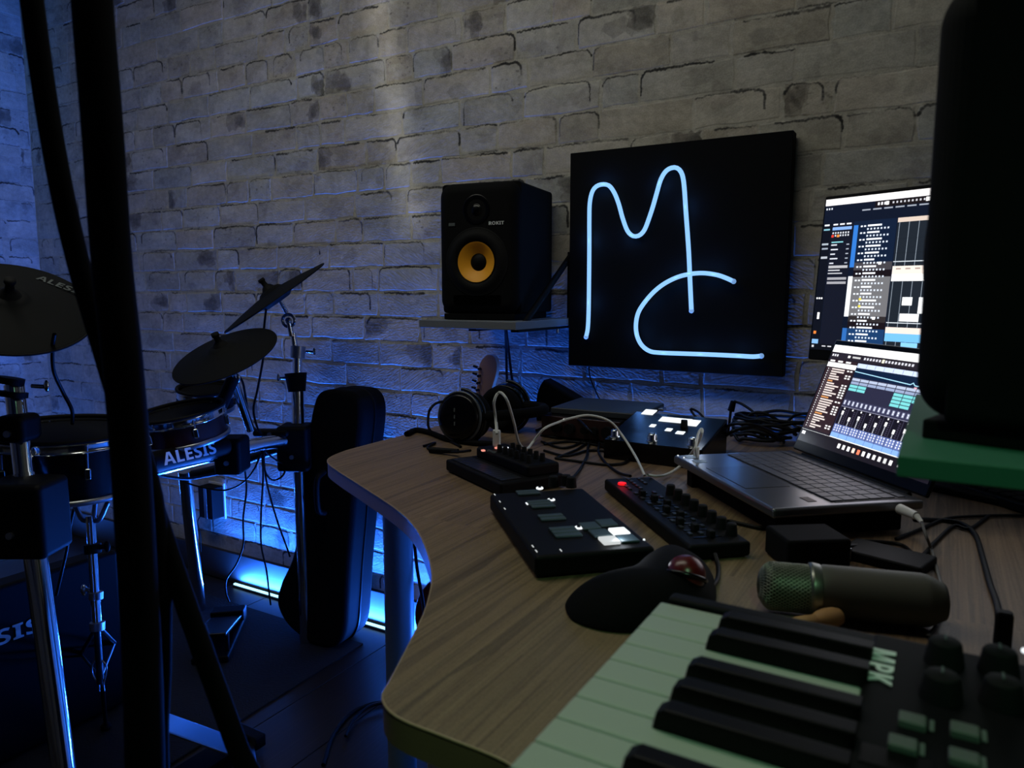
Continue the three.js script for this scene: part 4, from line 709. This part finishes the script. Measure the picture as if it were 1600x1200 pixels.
cord('thick black cable running from the shelf side down to the keyboard', lay([[1430, 812, 0.02], [1460, 813], [1490, 815], [1510, 822], [1525, 838], [1535, 870], [1546, 910], [1558, 945], [1562, 975], [1566, 1000, 0.02]]), 0.0034, M.cableBlack);
cord('black cable dipping in a bend behind the microphone', lay([[1340, 845], [1380, 847], [1410, 852], [1436, 870], [1460, 848], [1490, 822], [1515, 826], [1545, 806]]), 0.0024, M.cableBlack);
cord('thin black cable crossing the desk below the green shelf', lay([[1400, 842], [1440, 826], [1480, 810], [1540, 806], [1600, 805]]), 0.0022, M.cableBlack);
{ const p = onY(1566, 1003, DESK + 0.04); single('usb_plug', 'black plug in the back of the large keyboard', 'plug', mv(box(0.012, 0.03, 0.012, 0.003), p.x, DESK + 0.05, p.z), M.black); }
for (const [x, lab] of [[790, 'black speaker lead hanging down the wall, outer one of the pair'], [799, 'black speaker lead hanging down the wall, inner one of the pair']]) cord(lab, [onZ(x < 795 ? 790 : 791, 515, 0.1), onZ(x < 795 ? 791 : 795, 550, 0.08), onZ(x < 795 ? 792 : 800, 592, 0.07), onZ(x < 795 ? 794 : 806, 630, 0.06)], 0.0034, M.cableBlack);

// ---------- guitar behind the desk ----------
{
  const hd = onZ(766, 560, 0.055), dn = V(-0.17, -1, 0.02).normalize(), side = V(-dn.y, dn.x, 0).normalize().negate();    // dn runs down the neck, side towards the tuners
  const t = thing('electric_guitar', 'guitar with pale maple headstock leaning behind the headphones', 'guitar', V(0, 0, 0));
  const s = new THREE.Shape(); s.moveTo(0.018, -0.17); s.lineTo(0.02, -0.12); s.bezierCurveTo(0.022, -0.1, 0.03, -0.07, 0.034, -0.05); s.bezierCurveTo(0.04, -0.025, 0.034, 0.006, 0.012, 0.01); s.bezierCurveTo(-0.012, 0.012, -0.03, -0.008, -0.033, -0.03); s.lineTo(-0.026, -0.13); s.lineTo(-0.018, -0.17);
  const m4 = new THREE.Matrix4().makeBasis(side.clone().negate(), dn.clone().negate(), V(0, 0, 1)).setPosition(hd);
  const h = part(t, 'headstock', new THREE.ExtrudeGeometry(s, { depth: 0.012, bevelEnabled: true, bevelThickness: 0.0015, bevelSize: 0.0015, bevelSegments: 2 }).translate(0, 0, -0.006).scale(0.78, 1, 1).applyMatrix4(m4), M.maple);
  for (let k = 0; k < 6; k++) { const q = part(h, 'tuning_peg', join(mv(cyl(0.0035, 0.0035, 0.012, 12).rotateX(Math.PI / 2), -0.02 + k * 0.0012, -0.032 - k * 0.019, 0.012), mv(box(0.014, 0.007, 0.006, 0.002), -0.042 + k * 0.0015, -0.032 - k * 0.019, 0)).applyMatrix4(m4), M.darkSteel); }
  part(t, 'neck', bar(hd.clone().addScaledVector(dn, 0.165), hd.clone().addScaledVector(dn, 0.6), 0.012, 0.011), M.maple);
  const b = new THREE.Shape(); b.moveTo(0, 0.12); b.bezierCurveTo(0.1, 0.2, 0.15, 0.05, 0.09, 0); b.bezierCurveTo(0.2, -0.1, 0.16, -0.24, 0, -0.24); b.bezierCurveTo(-0.16, -0.24, -0.2, -0.1, -0.09, 0); b.bezierCurveTo(-0.15, 0.05, -0.1, 0.2, 0, 0.12); const sb = (o) => o;
  const bc = hd.clone().addScaledVector(dn, 0.66); const mb = new THREE.Matrix4().makeBasis(side.clone().negate(), dn.clone().negate(), V(0, 0, 1)).setPosition(bc);
  part(t, 'body', new THREE.ExtrudeGeometry(b, { depth: 0.03, bevelEnabled: true, bevelThickness: 0.006, bevelSize: 0.006, bevelSegments: 3 }).scale(0.75, 0.9, 0.7).translate(0, 0, -0.014).applyMatrix4(mb), std(0x3a1512, 0.3));
}

// ---------- blue led strip on the floor ----------
{
  const x0 = onY(362, 913, 0.01).x, x1 = -0.62, c = (x0 + x1) / 2, w = x1 - x0, z = 0.034;
  const t = thing('led_strip', 'glowing blue led strip lying on the floor along the wall', 'led strip', V(c, 0, z));
  part(t, 'channel', mv(box(w, 0.006, 0.016, 0.001), 0, 0.003, 0), std(0x333333, 0.6));
  part(t, 'diffuser', mv(box(w, 0.006, 0.01, 0.0025), 0, 0.0085, 0), std(0x222222, 0.5, 0, { emissive: new THREE.Color().setRGB(0.35, 0.75, 1.0), emissiveIntensity: 2.2 }));
  areaLight(L.strip.color, L.strip.power, w, 0.01, V(c, 0.0125, z), V(c, 1, z + 0.0));
}

{
  const w = 0.6, x = XL + 0.034, z = 0.14 + w / 2, t = thing('led_strip', 'second blue led strip on the floor behind the kick pad', 'led strip', V(x, 0, z));
  part(t, 'channel', mv(box(0.016, 0.006, w, 0.001), 0, 0.003, 0), std(0x333333, 0.6));
  part(t, 'diffuser', mv(box(0.01, 0.006, w, 0.0025), 0, 0.0085, 0), std(0x222222, 0.5, 0, { emissive: new THREE.Color().setRGB(0.35, 0.75, 1.0), emissiveIntensity: 2.2 }));
  const l = areaLight(L.strip.color, L.strip.power * 0.12, w, 0.01, V(x, 0.0125, z), V(x, 1, z)); l.up.set(1, 0, 0); l.lookAt(V(x, 1, z));
}
// ---------- drum mat, gig bag, adapter ----------
{
  const p = onY(355, 1140, 0), q = onY(545, 1021, 0), d = q.clone().sub(p).normalize(), a = p.clone().addScaledVector(d, -1.2), b = q.clone().addScaledVector(d, (0.14 - q.z) / d.z);
  const s = new THREE.Shape([[a.x, -a.z], [b.x, -b.z], [-2.9, -0.14], [-2.9, -a.z]].map(([x, y]) => new THREE.Vector2(x, y)));
  single('drum_mat', 'dark flat rug under the drum kit', 'rug', new THREE.ExtrudeGeometry(s, { depth: 0.004, bevelEnabled: true, bevelThickness: 0.001, bevelSize: 0.002, bevelSegments: 1 }).rotateX(-Math.PI / 2).translate(0, 0.001, 0), std(0x0b0d12, 0.9, 0, { bumpMap: grain, bumpScale: 0.001 }));
  // the bag: outline in metres seen from the front, leaning on the wall
  const D = 2.05, base = onY(508, 1024, 0), k = D / FOCAL;
  const t = thing('gig_bag', 'tall padded black gig bag standing against the wall', 'bag', V(base.x - 0.015, 0, base.z - 0.02), 0.12);
  const o = [[500, 1024], [474, 1016], [446, 995], [432, 962], [440, 925], [458, 880], [470, 820], [480, 740], [490, 660], [496, 625], [504, 603], [518, 595], [540, 594], [556, 597], [566, 612], [568, 640], [562, 700], [554, 800], [547, 880], [543, 940], [538, 990], [524, 1016]];
  const sh = new THREE.Shape(curve(o.map(([x, y]) => V((x - 512) * k * 1.3, (1024 - y) * k * 1.0, 0)), true).getPoints(120).map((v) => new THREE.Vector2(v.x, Math.max(0, v.y))));
  part(t, 'shell', new THREE.ExtrudeGeometry(sh, { depth: 0.1, bevelEnabled: true, bevelThickness: 0.018, bevelSize: 0.016, bevelOffset: -0.016, bevelSegments: 5 }).translate(0, 0.002, -0.12).rotateX(-0.02), M.fabric);
  part(t, 'zip', tube(o.map(([x, y]) => V((x - 512) * k * 1.3, Math.max(0.004, (1024 - y) * k), -0.07)), 0.004, 200, 6, true).rotateX(-0.02), M.black);
  part(t, 'handle', tube([[0.02, 0.42, 0.012], [0.02, 0.44, 0.04], [0.02, 0.52, 0.04], [0.02, 0.54, 0.008]], 0.008, 30), M.black);
  const c = onZ(331, 783, 0.03), w = thing('wall_adapter', 'black power adapter plugged into the wall behind the drums', 'adapter', V(c.x, c.y - 0.055, 0.005));
  part(w, 'case', mv(box(0.075, 0.115, 0.05, 0.004), 0, 0.055, 0.028), M.black); part(w, 'face', mv(box(0.014, 0.112, 0.003, 0.001), 0.004, 0.055, 0.0545), M.alu); part(w, 'socket_plate', mv(box(0.085, 0.13, 0.006, 0.002), 0, 0.055, 0.001), M.white);
}

// ---------- electronic drum kit ----------
const rod = (x, y, d) => at(x, y, d);
function disc(px, py, depth, angle, ratio) {                       // pose of a round pad from how it looks: image angle of its long axis and its flatness
  const p = at(px, py, depth), toward = EYE.clone().sub(p).normalize(), rt = rgt.clone().addScaledVector(toward, -rgt.dot(toward)).normalize(), u = toward.clone().cross(rt), a = angle * Math.PI / 180, k = Math.sqrt(1 - ratio * ratio);
  const n = rt.clone().multiplyScalar(-Math.sin(a) * k).addScaledVector(u, Math.cos(a) * k).addScaledVector(toward, ratio).normalize();
  const x = rt.clone().multiplyScalar(Math.cos(a)).addScaledVector(u, Math.sin(a)).normalize();
  return { p, n, x, m: basis(p, x, n) };
}
const rackPole = [at(28, 560, 1.34), at(40, 747, 1.33)];
const RR = { low: onY(473, 1027, 0.0), top: at(465, 612, 2.1) };
{
  const t = thing('drum_rack', 'chrome tube drum rack carrying the electronic drums', 'drum rack');
  const base = V(at(72, 900, 1.32).x + 0.02, 0, at(72, 900, 1.32).z);
  const d1 = at(100, 1195, 1.29), d0 = at(12, 525, 1.36);
  const floorP = d1.clone().lerp(d0, -0.28); floorP.y = 0.006;
  part(t, 'pole', bar(floorP, at(38, 740, 1.335), 0.019, 0.019, 28), M.chrome);
  part(t, 'pole', bar(at(38, 740, 1.335), d0.clone().lerp(d1, 0.12), 0.0165, 0.0165, 28), M.chrome);
  const rl = V(RR.top.x, 0.006, RR.top.z); part(t, 'pole', bar(rl, at(466, 660, 2.1), 0.019, 0.019, 28), M.chrome);
  part(t, 'pole', bar(at(466, 665, 2.1), at(465, 605, 2.1), 0.0175, 0.0175, 28), M.chrome);
  const ml = onY(312, 952, 0.006); part(t, 'pole', bar(ml, at(288, 735, 2.2), 0.019, 0.019, 28), M.chrome);
  part(t, 'cross_tube', tube([at(470, 684, 2.1), at(400, 695, 1.98), at(300, 718, 1.8), at(200, 742, 1.6), at(120, 762, 1.46), at(30, 792, 1.33)], 0.019, 60, 20), M.chrome);
  part(t, 'cross_tube', tube([at(470, 690, 2.1), at(420, 706, 2.14), at(350, 730, 2.2), at(288, 745, 2.22)], 0.014, 40, 16), M.darkSteel);
  const clamp = (x, y, d, w, h, k) => { const c = at(x, y, d), o = part(t, 'clamp', box(w, h, k, 0.012, 4).rotateY(YAW).translate(c.x, c.y, c.z), M.black); part(o, 'bolt', bar(c.clone().addScaledVector(fwd, -k / 2 - 0.006).add(V(0, -h * 0.2, 0)), c.clone().addScaledVector(fwd, -k / 2 + 0.002).add(V(0, -h * 0.2, 0)), 0.006), M.steel); return o; };
  clamp(42, 806, 1.31, 0.11, 0.135, 0.09); clamp(30, 668, 1.335, 0.052, 0.05, 0.06); clamp(363, 710, 1.9, 0.07, 0.095, 0.08); clamp(463, 698, 2.09, 0.09, 0.13, 0.09); clamp(425, 676, 2.05, 0.1, 0.02, 0.04);
  part(t, 'collar', bar(at(464, 612, 2.1), at(462, 583, 2.1), 0.024, 0.031, 24), M.black);
  const wing = (x, y, d, s) => part(t, 'wing_nut', join(bar(at(x, y, d), at(x + 16 * s, y + 1, d), 0.004), mv(new THREE.SphereGeometry(0.011, 12, 8).scale(0.5, 1, 0.4), ...at(x + 19 * s, y, d).toArray())), M.chrome);
  wing(450, 590, 2.09, -0.8); wing(478, 549, 2.1, 0.7); wing(32, 546, 1.34, 0.8); wing(50, 603, 1.33, 1.2);
  part(t, 'pole', bar(at(465, 600, 2.1), at(465, 545, 2.1), 0.0125, 0.0125, 20), M.chrome);
  part(t, 'collar', bar(at(465, 560, 2.1), at(466, 541, 2.1), 0.02, 0.021, 20), M.steel);
  part(t, 'collar', bar(at(18, 590, 1.345), at(16, 600, 1.345), 0.022, 0.022, 20), M.black); part(t, 'collar', bar(at(20, 620, 1.34), at(21, 612, 1.34), 0.024, 0.024, 20), M.black); part(t, 'collar', bar(at(14, 548, 1.35), at(16, 538, 1.35), 0.02, 0.02, 20), M.steel);
  // tilter of the upper cymbal
  const j = at(451, 501, 2.08); part(t, 'boom_arm', bar(at(462, 548, 2.1), at(458, 520, 2.09), 0.009, 0.008), M.chrome);
  const til = part(t, 'tilter', new THREE.TorusGeometry(0.0175, 0.0045, 12, 32).lookAt(V(0, 0, 1)).applyMatrix4(new THREE.Matrix4().makeRotationY(YAW * 0.9).setPosition(j)), M.chrome); part(til, 'tilter_bolt', mv(new THREE.SphereGeometry(0.01, 16, 12), j.x, j.y, j.z), M.chrome);
  part(t, 'boom_arm', bar(at(448, 488, 2.08), at(437, 468, 2.06), 0.0065, 0.006), M.chrome);
  part(t, 'boom_arm', bar(j, at(456, 525, 2.09), 0.008), M.chrome);
  // forked arms under the lower cymbal
  const f = at(364, 591, 1.9); part(t, 'tilter', new THREE.TorusGeometry(0.015, 0.005, 10, 28).applyMatrix4(new THREE.Matrix4().makeRotationY(YAW).setPosition(f)), M.chrome);
  part(t, 'boom_arm', bar(f, at(354, 562, 1.82), 0.007), M.chrome); part(t, 'boom_arm', bar(f, at(392, 672, 1.97), 0.0115), M.chrome); part(t, 'boom_arm', bar(f, at(336, 655, 1.86), 0.016), M.black); part(t, 'boom_arm', bar(d0, at(8, 508, 1.37), 0.009), M.chrome);
  // printed sleeve on the cross tube
  const a = at(232, 724, 1.63), b = at(350, 697, 1.86); const m0 = a.clone().add(b).multiplyScalar(0.5), xd = b.clone().sub(a).normalize();
  part(t, 'sleeve', bar(a, b, 0.0235, 0.0235, 28), M.black);
  const nn = EYE.clone().sub(m0).normalize(); const n2 = nn.clone().addScaledVector(xd, -nn.dot(xd)).normalize();
  lettering(t, 'sleeve_logo', 'ALESIS', at(285, 711, 1.71).addScaledVector(n2, 0.0), xd, n2, 0.028, M.print, 1.35, 0.0008);
  const lg = t.children[t.children.length - 1]; lg.position.copy(n2.clone().multiplyScalar(0.024));
  for (const [x, y, d] of [[300, 690, 1.78], [330, 680, 1.84]]) part(t, 'tom_arm', bar(at(x, y + 18, d + 0.02), at(x - 6, y - 18, d - 0.03), 0.008), M.black);
}
function cymbal(label, pose, r, tagLogo, mat = M.cymbal) {
  const t = thing('cymbal_pad', label, 'cymbal');
  part(t, 'pad', lathe([[0.0001, 0.014], [0.02, 0.0135], [0.03, 0.01], [0.036, 0.004], [r * 0.6, -0.003], [r * 0.97, -0.012], [r, -0.0145], [r * 0.985, -0.017], [r * 0.6, -0.012], [0.05, -0.022], [0.04, -0.03], [0.0001, -0.03]], 64).applyMatrix4(pose.m), mat);
  part(t, 'sleeve', lathe([[0.0001, 0.047], [0.009, 0.047], [0.0095, 0.04], [0.007, 0.036], [0.0075, 0.026], [0.013, 0.022], [0.02, 0.012]], 24).applyMatrix4(pose.m), M.rubber);
  part(t, 'edge_ring', new THREE.TorusGeometry(r - 0.001, 0.0022, 8, 72).rotateX(Math.PI / 2).translate(0, -0.0145, 0).applyMatrix4(pose.m), M.rubber);
  if (tagLogo) tagLogo(t);
  return t;
}
{
  const c = disc(348, 547, 1.78, 24, 0.36); cymbal('lower grey cymbal pad tilted beneath the steep one', c, 0.128);
  const d = disc(424, 458, 2.02, 35.2, 0.03); cymbal('steep upper cymbal pad seen edge on against the bricks', d, 0.163);
  const a = disc(14, 470, 1.32, -6, 0.58); cymbal('largest black cymbal pad, cut by the photo edge', a, 0.138, (t) => {
    const u = a.n.clone().cross(a.x).normalize(); const p = a.p.clone().addScaledVector(a.x, 0.082).addScaledVector(u, u.dot(upv) > 0 ? 0.07 : -0.07).addScaledVector(a.n, -0.004);
    lettering(t, 'logo', 'ALESIS', p, a.x.clone().addScaledVector(u, u.dot(upv) > 0 ? -0.55 : 0.55), a.n, 0.015, M.printDim, 1.35);
  });
}
function drumPad(label, pose, r, h, shell) {
  const t = thing('drum_pad', label, 'drum'), m = pose.m;
  part(t, 'shell', lathe([[r * 0.95, 0], [r * 0.97, -h * 0.1], [r * 0.97, -h * 0.9], [r * 0.93, -h], [0.0001, -h]], 56).applyMatrix4(m), shell);
  part(t, 'mesh_head', lathe([[0.0001, 0.004], [r * 0.9, 0.003], [r * 0.95, 0]], 56).applyMatrix4(m), M.matte);
  part(t, 'hoop', lathe([[r * 0.985, 0.009], [r * 1.01, 0.01], [r * 1.02, 0.004], [r * 1.0, -0.006], [r * 1.03, -0.008], [r * 1.03, -0.011], [r * 0.99, -0.011]], 64).applyMatrix4(m), M.chrome);
  part(t, 'rim_guard', new THREE.TorusGeometry(r * 1.0, 0.0045, 8, 64).rotateX(Math.PI / 2).translate(0, 0.011, 0).applyMatrix4(m), M.rubber);
  part(t, 'lower_hoop', lathe([[r * 0.98, -h + 0.012], [r * 1.015, -h + 0.01], [r * 1.015, -h + 0.002], [r * 0.98, -h]], 64).applyMatrix4(m), M.steel);
  for (let k = 0; k < 6; k++) { const q = k / 6 * 6.2832 + 0.3, x = Math.cos(q) * r * 1.01, z = Math.sin(q) * r * 1.01, l = part(t, 'lug', mv(box(0.012, 0.022, 0.012, 0.003), x, -h * 0.45, z).applyMatrix4(m), M.chrome); part(l, 'tension_rod', mv(cyl(0.0025, 0.0025, h * 0.45, 10), x, -h * 0.2, z).applyMatrix4(m), M.steel); }
  return t;
}
drumPad('dark red tom pad with chrome hoop above the printed sleeve', disc(282, 648, 1.78, 13, 0.2), 0.102, 0.066, M.maroon);
drumPad('black snare pad with chrome hoop beside the front rack pole', disc(104, 678, 1.5, 4, 0.2), 0.142, 0.115, M.gloss);
drumPad('plain black tom pad behind the dark red one', disc(322, 612, 1.98, 3, 0.28), 0.072, 0.05, M.black);
{ // kick tower, pedals and snare stand
  const X = -1.72, a = onX(87, 912, X), b = onX(186, 875, X), tx = onX(25, 987, X), top = Math.max(a.y, b.y) + 0.035;
  const t = thing('kick_pad', 'big black kick drum pad with white brand letters at floor', 'drum', V(X, 0, 0)), z0 = Math.min(a.z, b.z), z1 = a.z + 0.45;
  part(t, 'panel', mv(box(0.06, top - 0.02, z1 - z0, 0.01), -0.032, top / 2, (z0 + z1) / 2), M.black);
  part(t, 'pad', mv(cyl(0.11, 0.11, 0.012, 48).rotateZ(Math.PI / 2), 0.002, top * 0.45, z1 - 0.2), M.rubber);
  for (const z of [z0 + 0.05, z1 - 0.05]) part(t, 'spur', bar(V(-0.06, 0.25, z), V(-0.3, 0.008, z), 0.009), M.darkSteel);
  lettering(t, 'logo', 'ALESIS', V(0.0005, tx.y, tx.z + 0.055), V(0, 0, -1), V(1, 0, 0), 0.034, M.print, 1.4);
  const p = onY(345, 1005, 0), h = thing('hihat_pedal', 'low black foot pedal on the mat before the led strip', 'pedal', V(p.x, 0.006, p.z), 0.7);
  part(h, 'base', mv(box(0.1, 0.02, 0.28, 0.005), 0, 0.01, 0), M.black); part(h, 'footboard', box(0.09, 0.012, 0.26, 0.004).rotateX(-0.2).translate(0, 0.052, 0), M.gloss); part(h, 'heel', mv(box(0.1, 0.04, 0.05, 0.005), 0, 0.03, -0.12), M.black);
  for (const [x, z] of [[-0.04, 0.1], [0.04, 0.1]]) part(h, 'hinge_post', mv(cyl(0.006, 0.006, 0.06, 12), x, 0.045, z), M.darkSteel);
  const q = onY(322, 1172, 0.06), n = V(0.33, 0.82, -0.46).normalize(), lg = V(-0.47, 0.57, 0.66).normalize(), f = thing('mirror_pedal', 'polished plate in kick pedal form added to mirror the blue light', 'pedal', V(q.x, 0.006, q.z), 0);
  part(f, 'footboard', box(0.075, 0.006, 0.24, 0.003, 3).applyMatrix4(basis(V(0, 0.085, 0), n.clone().cross(lg), n)), std(0xa7adb6, 0.28, 1)); part(f, 'base', mv(box(0.07, 0.012, 0.2, 0.004), -0.03, 0.006, 0), M.black); part(f, 'heel', mv(box(0.085, 0.03, 0.03, 0.004), 0, 0.024, -0.11), M.black);  // plate added and tilted so it mirrors the blue strip as a bright patch
  for (const x of [-0.04, 0.04]) part(f, 'tower_post', bar(V(x, 0.01, 0.12), V(x, 0.16, 0.12), 0.007), M.darkSteel);
}
{
  const t = thing('snare_stand', 'thin chrome stand with folded tripod under the snare pad', 'stand'), A = (x, y) => at(x, y, 1.48);
  part(t, 'tube', bar(A(141, 806), A(152, 985), 0.0085, 0.0085), M.chrome); part(t, 'tube', bar(A(152, 985), A(157, 1068), 0.006, 0.007), M.darkSteel);
  part(t, 'collar', bar(A(144, 850), A(145, 864), 0.016, 0.016, 20), M.black); part(t, 'collar', bar(A(150, 925), A(150, 936), 0.013, 0.013, 20), M.steel); part(t, 'collar', bar(A(152, 972), A(152, 984), 0.014), M.steel);
  part(t, 'wing_nut', join(bar(A(146, 857), A(164, 854), 0.005), mv(new THREE.SphereGeometry(0.012, 12, 8).scale(0.6, 1, 0.5), ...A(167, 854).toArray())), M.black);
  part(t, 'wing_nut', join(bar(A(150, 928), A(134, 920), 0.004), mv(new THREE.SphereGeometry(0.012, 12, 8).scale(0.5, 1, 0.5), ...A(131, 922).toArray())), M.chrome);
  const c = A(152, 978); const foot = (x, y) => onY(x, y, 0.012);
  for (const [x, y] of [[108, 1040], [196, 1010], [165, 1130]]) { const ft = c.clone().lerp(onY(x, y, 0.012), 0.94); ft.y = 0.012; const l = part(t, 'leg', bar(c, ft, 0.0045), M.darkSteel); part(l, 'rubber_foot', mv(new THREE.SphereGeometry(0.012, 12, 8), ft.x, ft.y, ft.z), M.rubber); part(l, 'brace', bar(c.clone().lerp(ft, 0.55), A(157, 1060), 0.0028), M.steel); }
  for (const s of [-1, 1]) part(t, 'brace', tube([A(152 + s * 4, 988), A(153 + s * 4, 1026), A(155 + s * 11, 1040), A(155 + s * 10, 1055), A(158 + s * 4, 1068), A(159 + s * 4, 1080)], 0.0016, 40), M.steel);
  for (const [x, y] of [[118, 792], [168, 785], [150, 775]]) part(t, 'basket_arm', tube([A(141, 812), A((141 + x) / 2, 812), A(x, y)], 0.005, 20), M.steel);
}
// leads of the drum kit
const dk = 'drum trigger leads hanging in front of the lit wall';
for (const [lab, pts] of [
  ['leftmost of three dark leads hanging before the blue wall, ending in a hook', [[382, 728, 1.95], [385, 765, 2.0], [380, 810, 2.05], [380, 850, 2.1], [370, 880, 2.12], [354, 905, 2.14], [353, 925, 2.14], [358, 940, 2.15]]],
  ['middle of three dark leads hanging before the blue wall, nearly straight', [[409, 705, 2.0], [411, 745, 2.05], [408, 800, 2.08], [408, 850, 2.1], [416, 890, 2.12], [421, 930, 2.14], [423, 945, 2.15]]],
  ['rightmost of three dark leads hanging before the blue wall, slanting to the bag', [[411, 706, 2.0], [417, 755, 2.05], [432, 810, 2.1], [448, 855, 2.14], [453, 870, 2.15]]],
  ['dark lead sagging from the rack clamp to the wall adapter', [[408, 708, 2.0], [396, 735, 2.02], [378, 755, 2.05], [350, 766, 2.1], [310, 760, 2.12], [285, 752, 2.14]]],
]) cord(lab, pts.map(([x, y, d]) => at(x, y, d)), 0.0026, M.cableBlack, dk);
cord('dark lead looping from the rack clamp back to the rear pole', [[412, 706, 2.0], [414, 735, 2.02], [425, 750, 2.05], [440, 745, 2.06], [450, 728, 2.06]].map(([x, y, d]) => at(x, y, d)), 0.0026, M.cableBlack);
cord('dark lead slack along the underside of the rack tube', [[412, 703, 2.0], [430, 718, 2.03], [448, 728, 2.06]].map(([x, y, d]) => at(x, y, d)), 0.0026, M.cableBlack);
cord('dark lead dropping from the steep upper cymbal pad', [[416, 481, 2.0], [412, 520, 2.0], [411, 560, 2.0], [402, 610, 2.0], [396, 640, 1.99], [402, 668, 1.99], [410, 680, 2.0]].map(([x, y, d]) => at(x, y, d)), 0.003, M.cableBlack);
cord('dark lead dropping beside the forked cymbal arm', [[372, 585, 1.92], [380, 600, 1.93], [386, 635, 1.95], [392, 660, 1.97], [400, 672, 1.98]].map(([x, y, d]) => at(x, y, d)), 0.003, M.cableBlack);
cord('black lead hanging from the largest cymbal pad to the snare pad', [[85, 522, 1.28], [82, 545, 1.3], [84, 580, 1.32], [98, 612, 1.36], [112, 640, 1.38], [113, 662, 1.4]].map(([x, y, d]) => at(x, y, d)), 0.0034, M.cableBlack);
cord('dark lead hanging below the snare pad to the floor', [[118, 785, 1.5], [110, 820, 1.5], [104, 860, 1.5], [95, 900, 1.5], [88, 930, 1.52]].map(([x, y, d]) => at(x, y, d)), 0.003, M.cableBlack);
cord('dark cable running along under the rack tube', [[240, 742, 1.68], [290, 748, 1.8], [330, 742, 1.88], [372, 735, 1.96]].map(([x, y, d]) => at(x, y, d)), 0.004, M.cableBlack);
cord('thin lead from the wall adapter down to the skirting', [onZ(318, 800, 0.03), onZ(309, 815, 0.02), onZ(313, 835, 0.02), onZ(314, 862, 0.02)], 0.0022, M.cableBlack);
cord('black cable curled on the floor beside the desk leg', [[505, 1195], [520, 1150], [548, 1115], [580, 1100], [610, 1096]].map(([x, y]) => onY(x, y, 0.006)), 0.005, M.cableBlack);
cord('second black cable looping across the floor under the desk', [[540, 1150], [552, 1125], [575, 1105], [600, 1098], [625, 1098]].map(([x, y]) => onY(x, y, 0.016)), 0.004, M.cableBlack);
cord('thin black cable dropping under the desk beside its leg', [[645, 830, 1.55], [650, 870, 1.55], [657, 920, 1.55], [662, 958, 1.55], [668, 990, 1.55]].map(([x, y, d]) => at(x, y, d)), 0.0024, M.cableBlack);
cord('thick black cable dropping under the desk beside its leg', [[647, 845, 1.5], [652, 890, 1.5], [659, 930, 1.5], [664, 962, 1.5], [668, 985, 1.5]].map(([x, y, d]) => at(x, y, d)), 0.0034, M.cableBlack);

// ---------- hanging cables close to the viewer: from the ceiling to the floor ----------
const hang = (pts) => { const a = pts[0], b = pts[pts.length - 1]; return [V(a.x - 0.02, TOP, a.z), V(a.x - 0.01, (TOP + a.y) / 2, a.z), ...pts, V(b.x + 0.01, b.y * 0.4, b.z + 0.01), V(b.x + 0.01, 0.012, b.z + 0.01)]; };
single('cable_loom', 'thick black sleeved cable loom hanging close to the viewer', 'cable', tube(hang([[128, -260, 0.56], [144, 0, 0.56], [160, 200, 0.56], [174, 400, 0.57], [191, 560, 0.57], [203, 700, 0.58], [215, 900, 0.58], [223, 1060, 0.58], [228, 1240, 0.58], [232, 1400, 0.59]].map(([x, y, d]) => at(x, y, d))), 0.0145, 160, 20), dull(0x06080a, 0.85, 0.25));
single('hanging_cable', 'black hanging cable bending behind the thick loom', 'cable', tube(hang([[20, -260, 0.6], [50, 0, 0.6], [72, 160, 0.6], [97, 300, 0.6], [125, 420, 0.61], [160, 540, 0.62], [196, 660, 0.62], [232, 770, 0.62], [272, 890, 0.62], [318, 1020, 0.62], [372, 1170, 0.62], [440, 1360, 0.62]].map(([x, y, d]) => at(x, y, d))), 0.0088, 160, 16), dull(0x06080a, 0.85, 0.25));
single('hanging_cable', 'thin black hanging cable hugging the back of the loom', 'cable', tube(hang([[130, -260, 0.592], [146, 0, 0.592], [162, 200, 0.592], [172, 400, 0.598], [184, 560, 0.61], [200, 640, 0.612], [228, 730, 0.615], [243, 800, 0.615], [252, 900, 0.615], [252, 1050, 0.615], [250, 1240, 0.615]].map(([x, y, d]) => at(x, y, d))), 0.008, 120, 14), dull(0x06080a, 0.85, 0.25));

renderer.render(scene, camera);
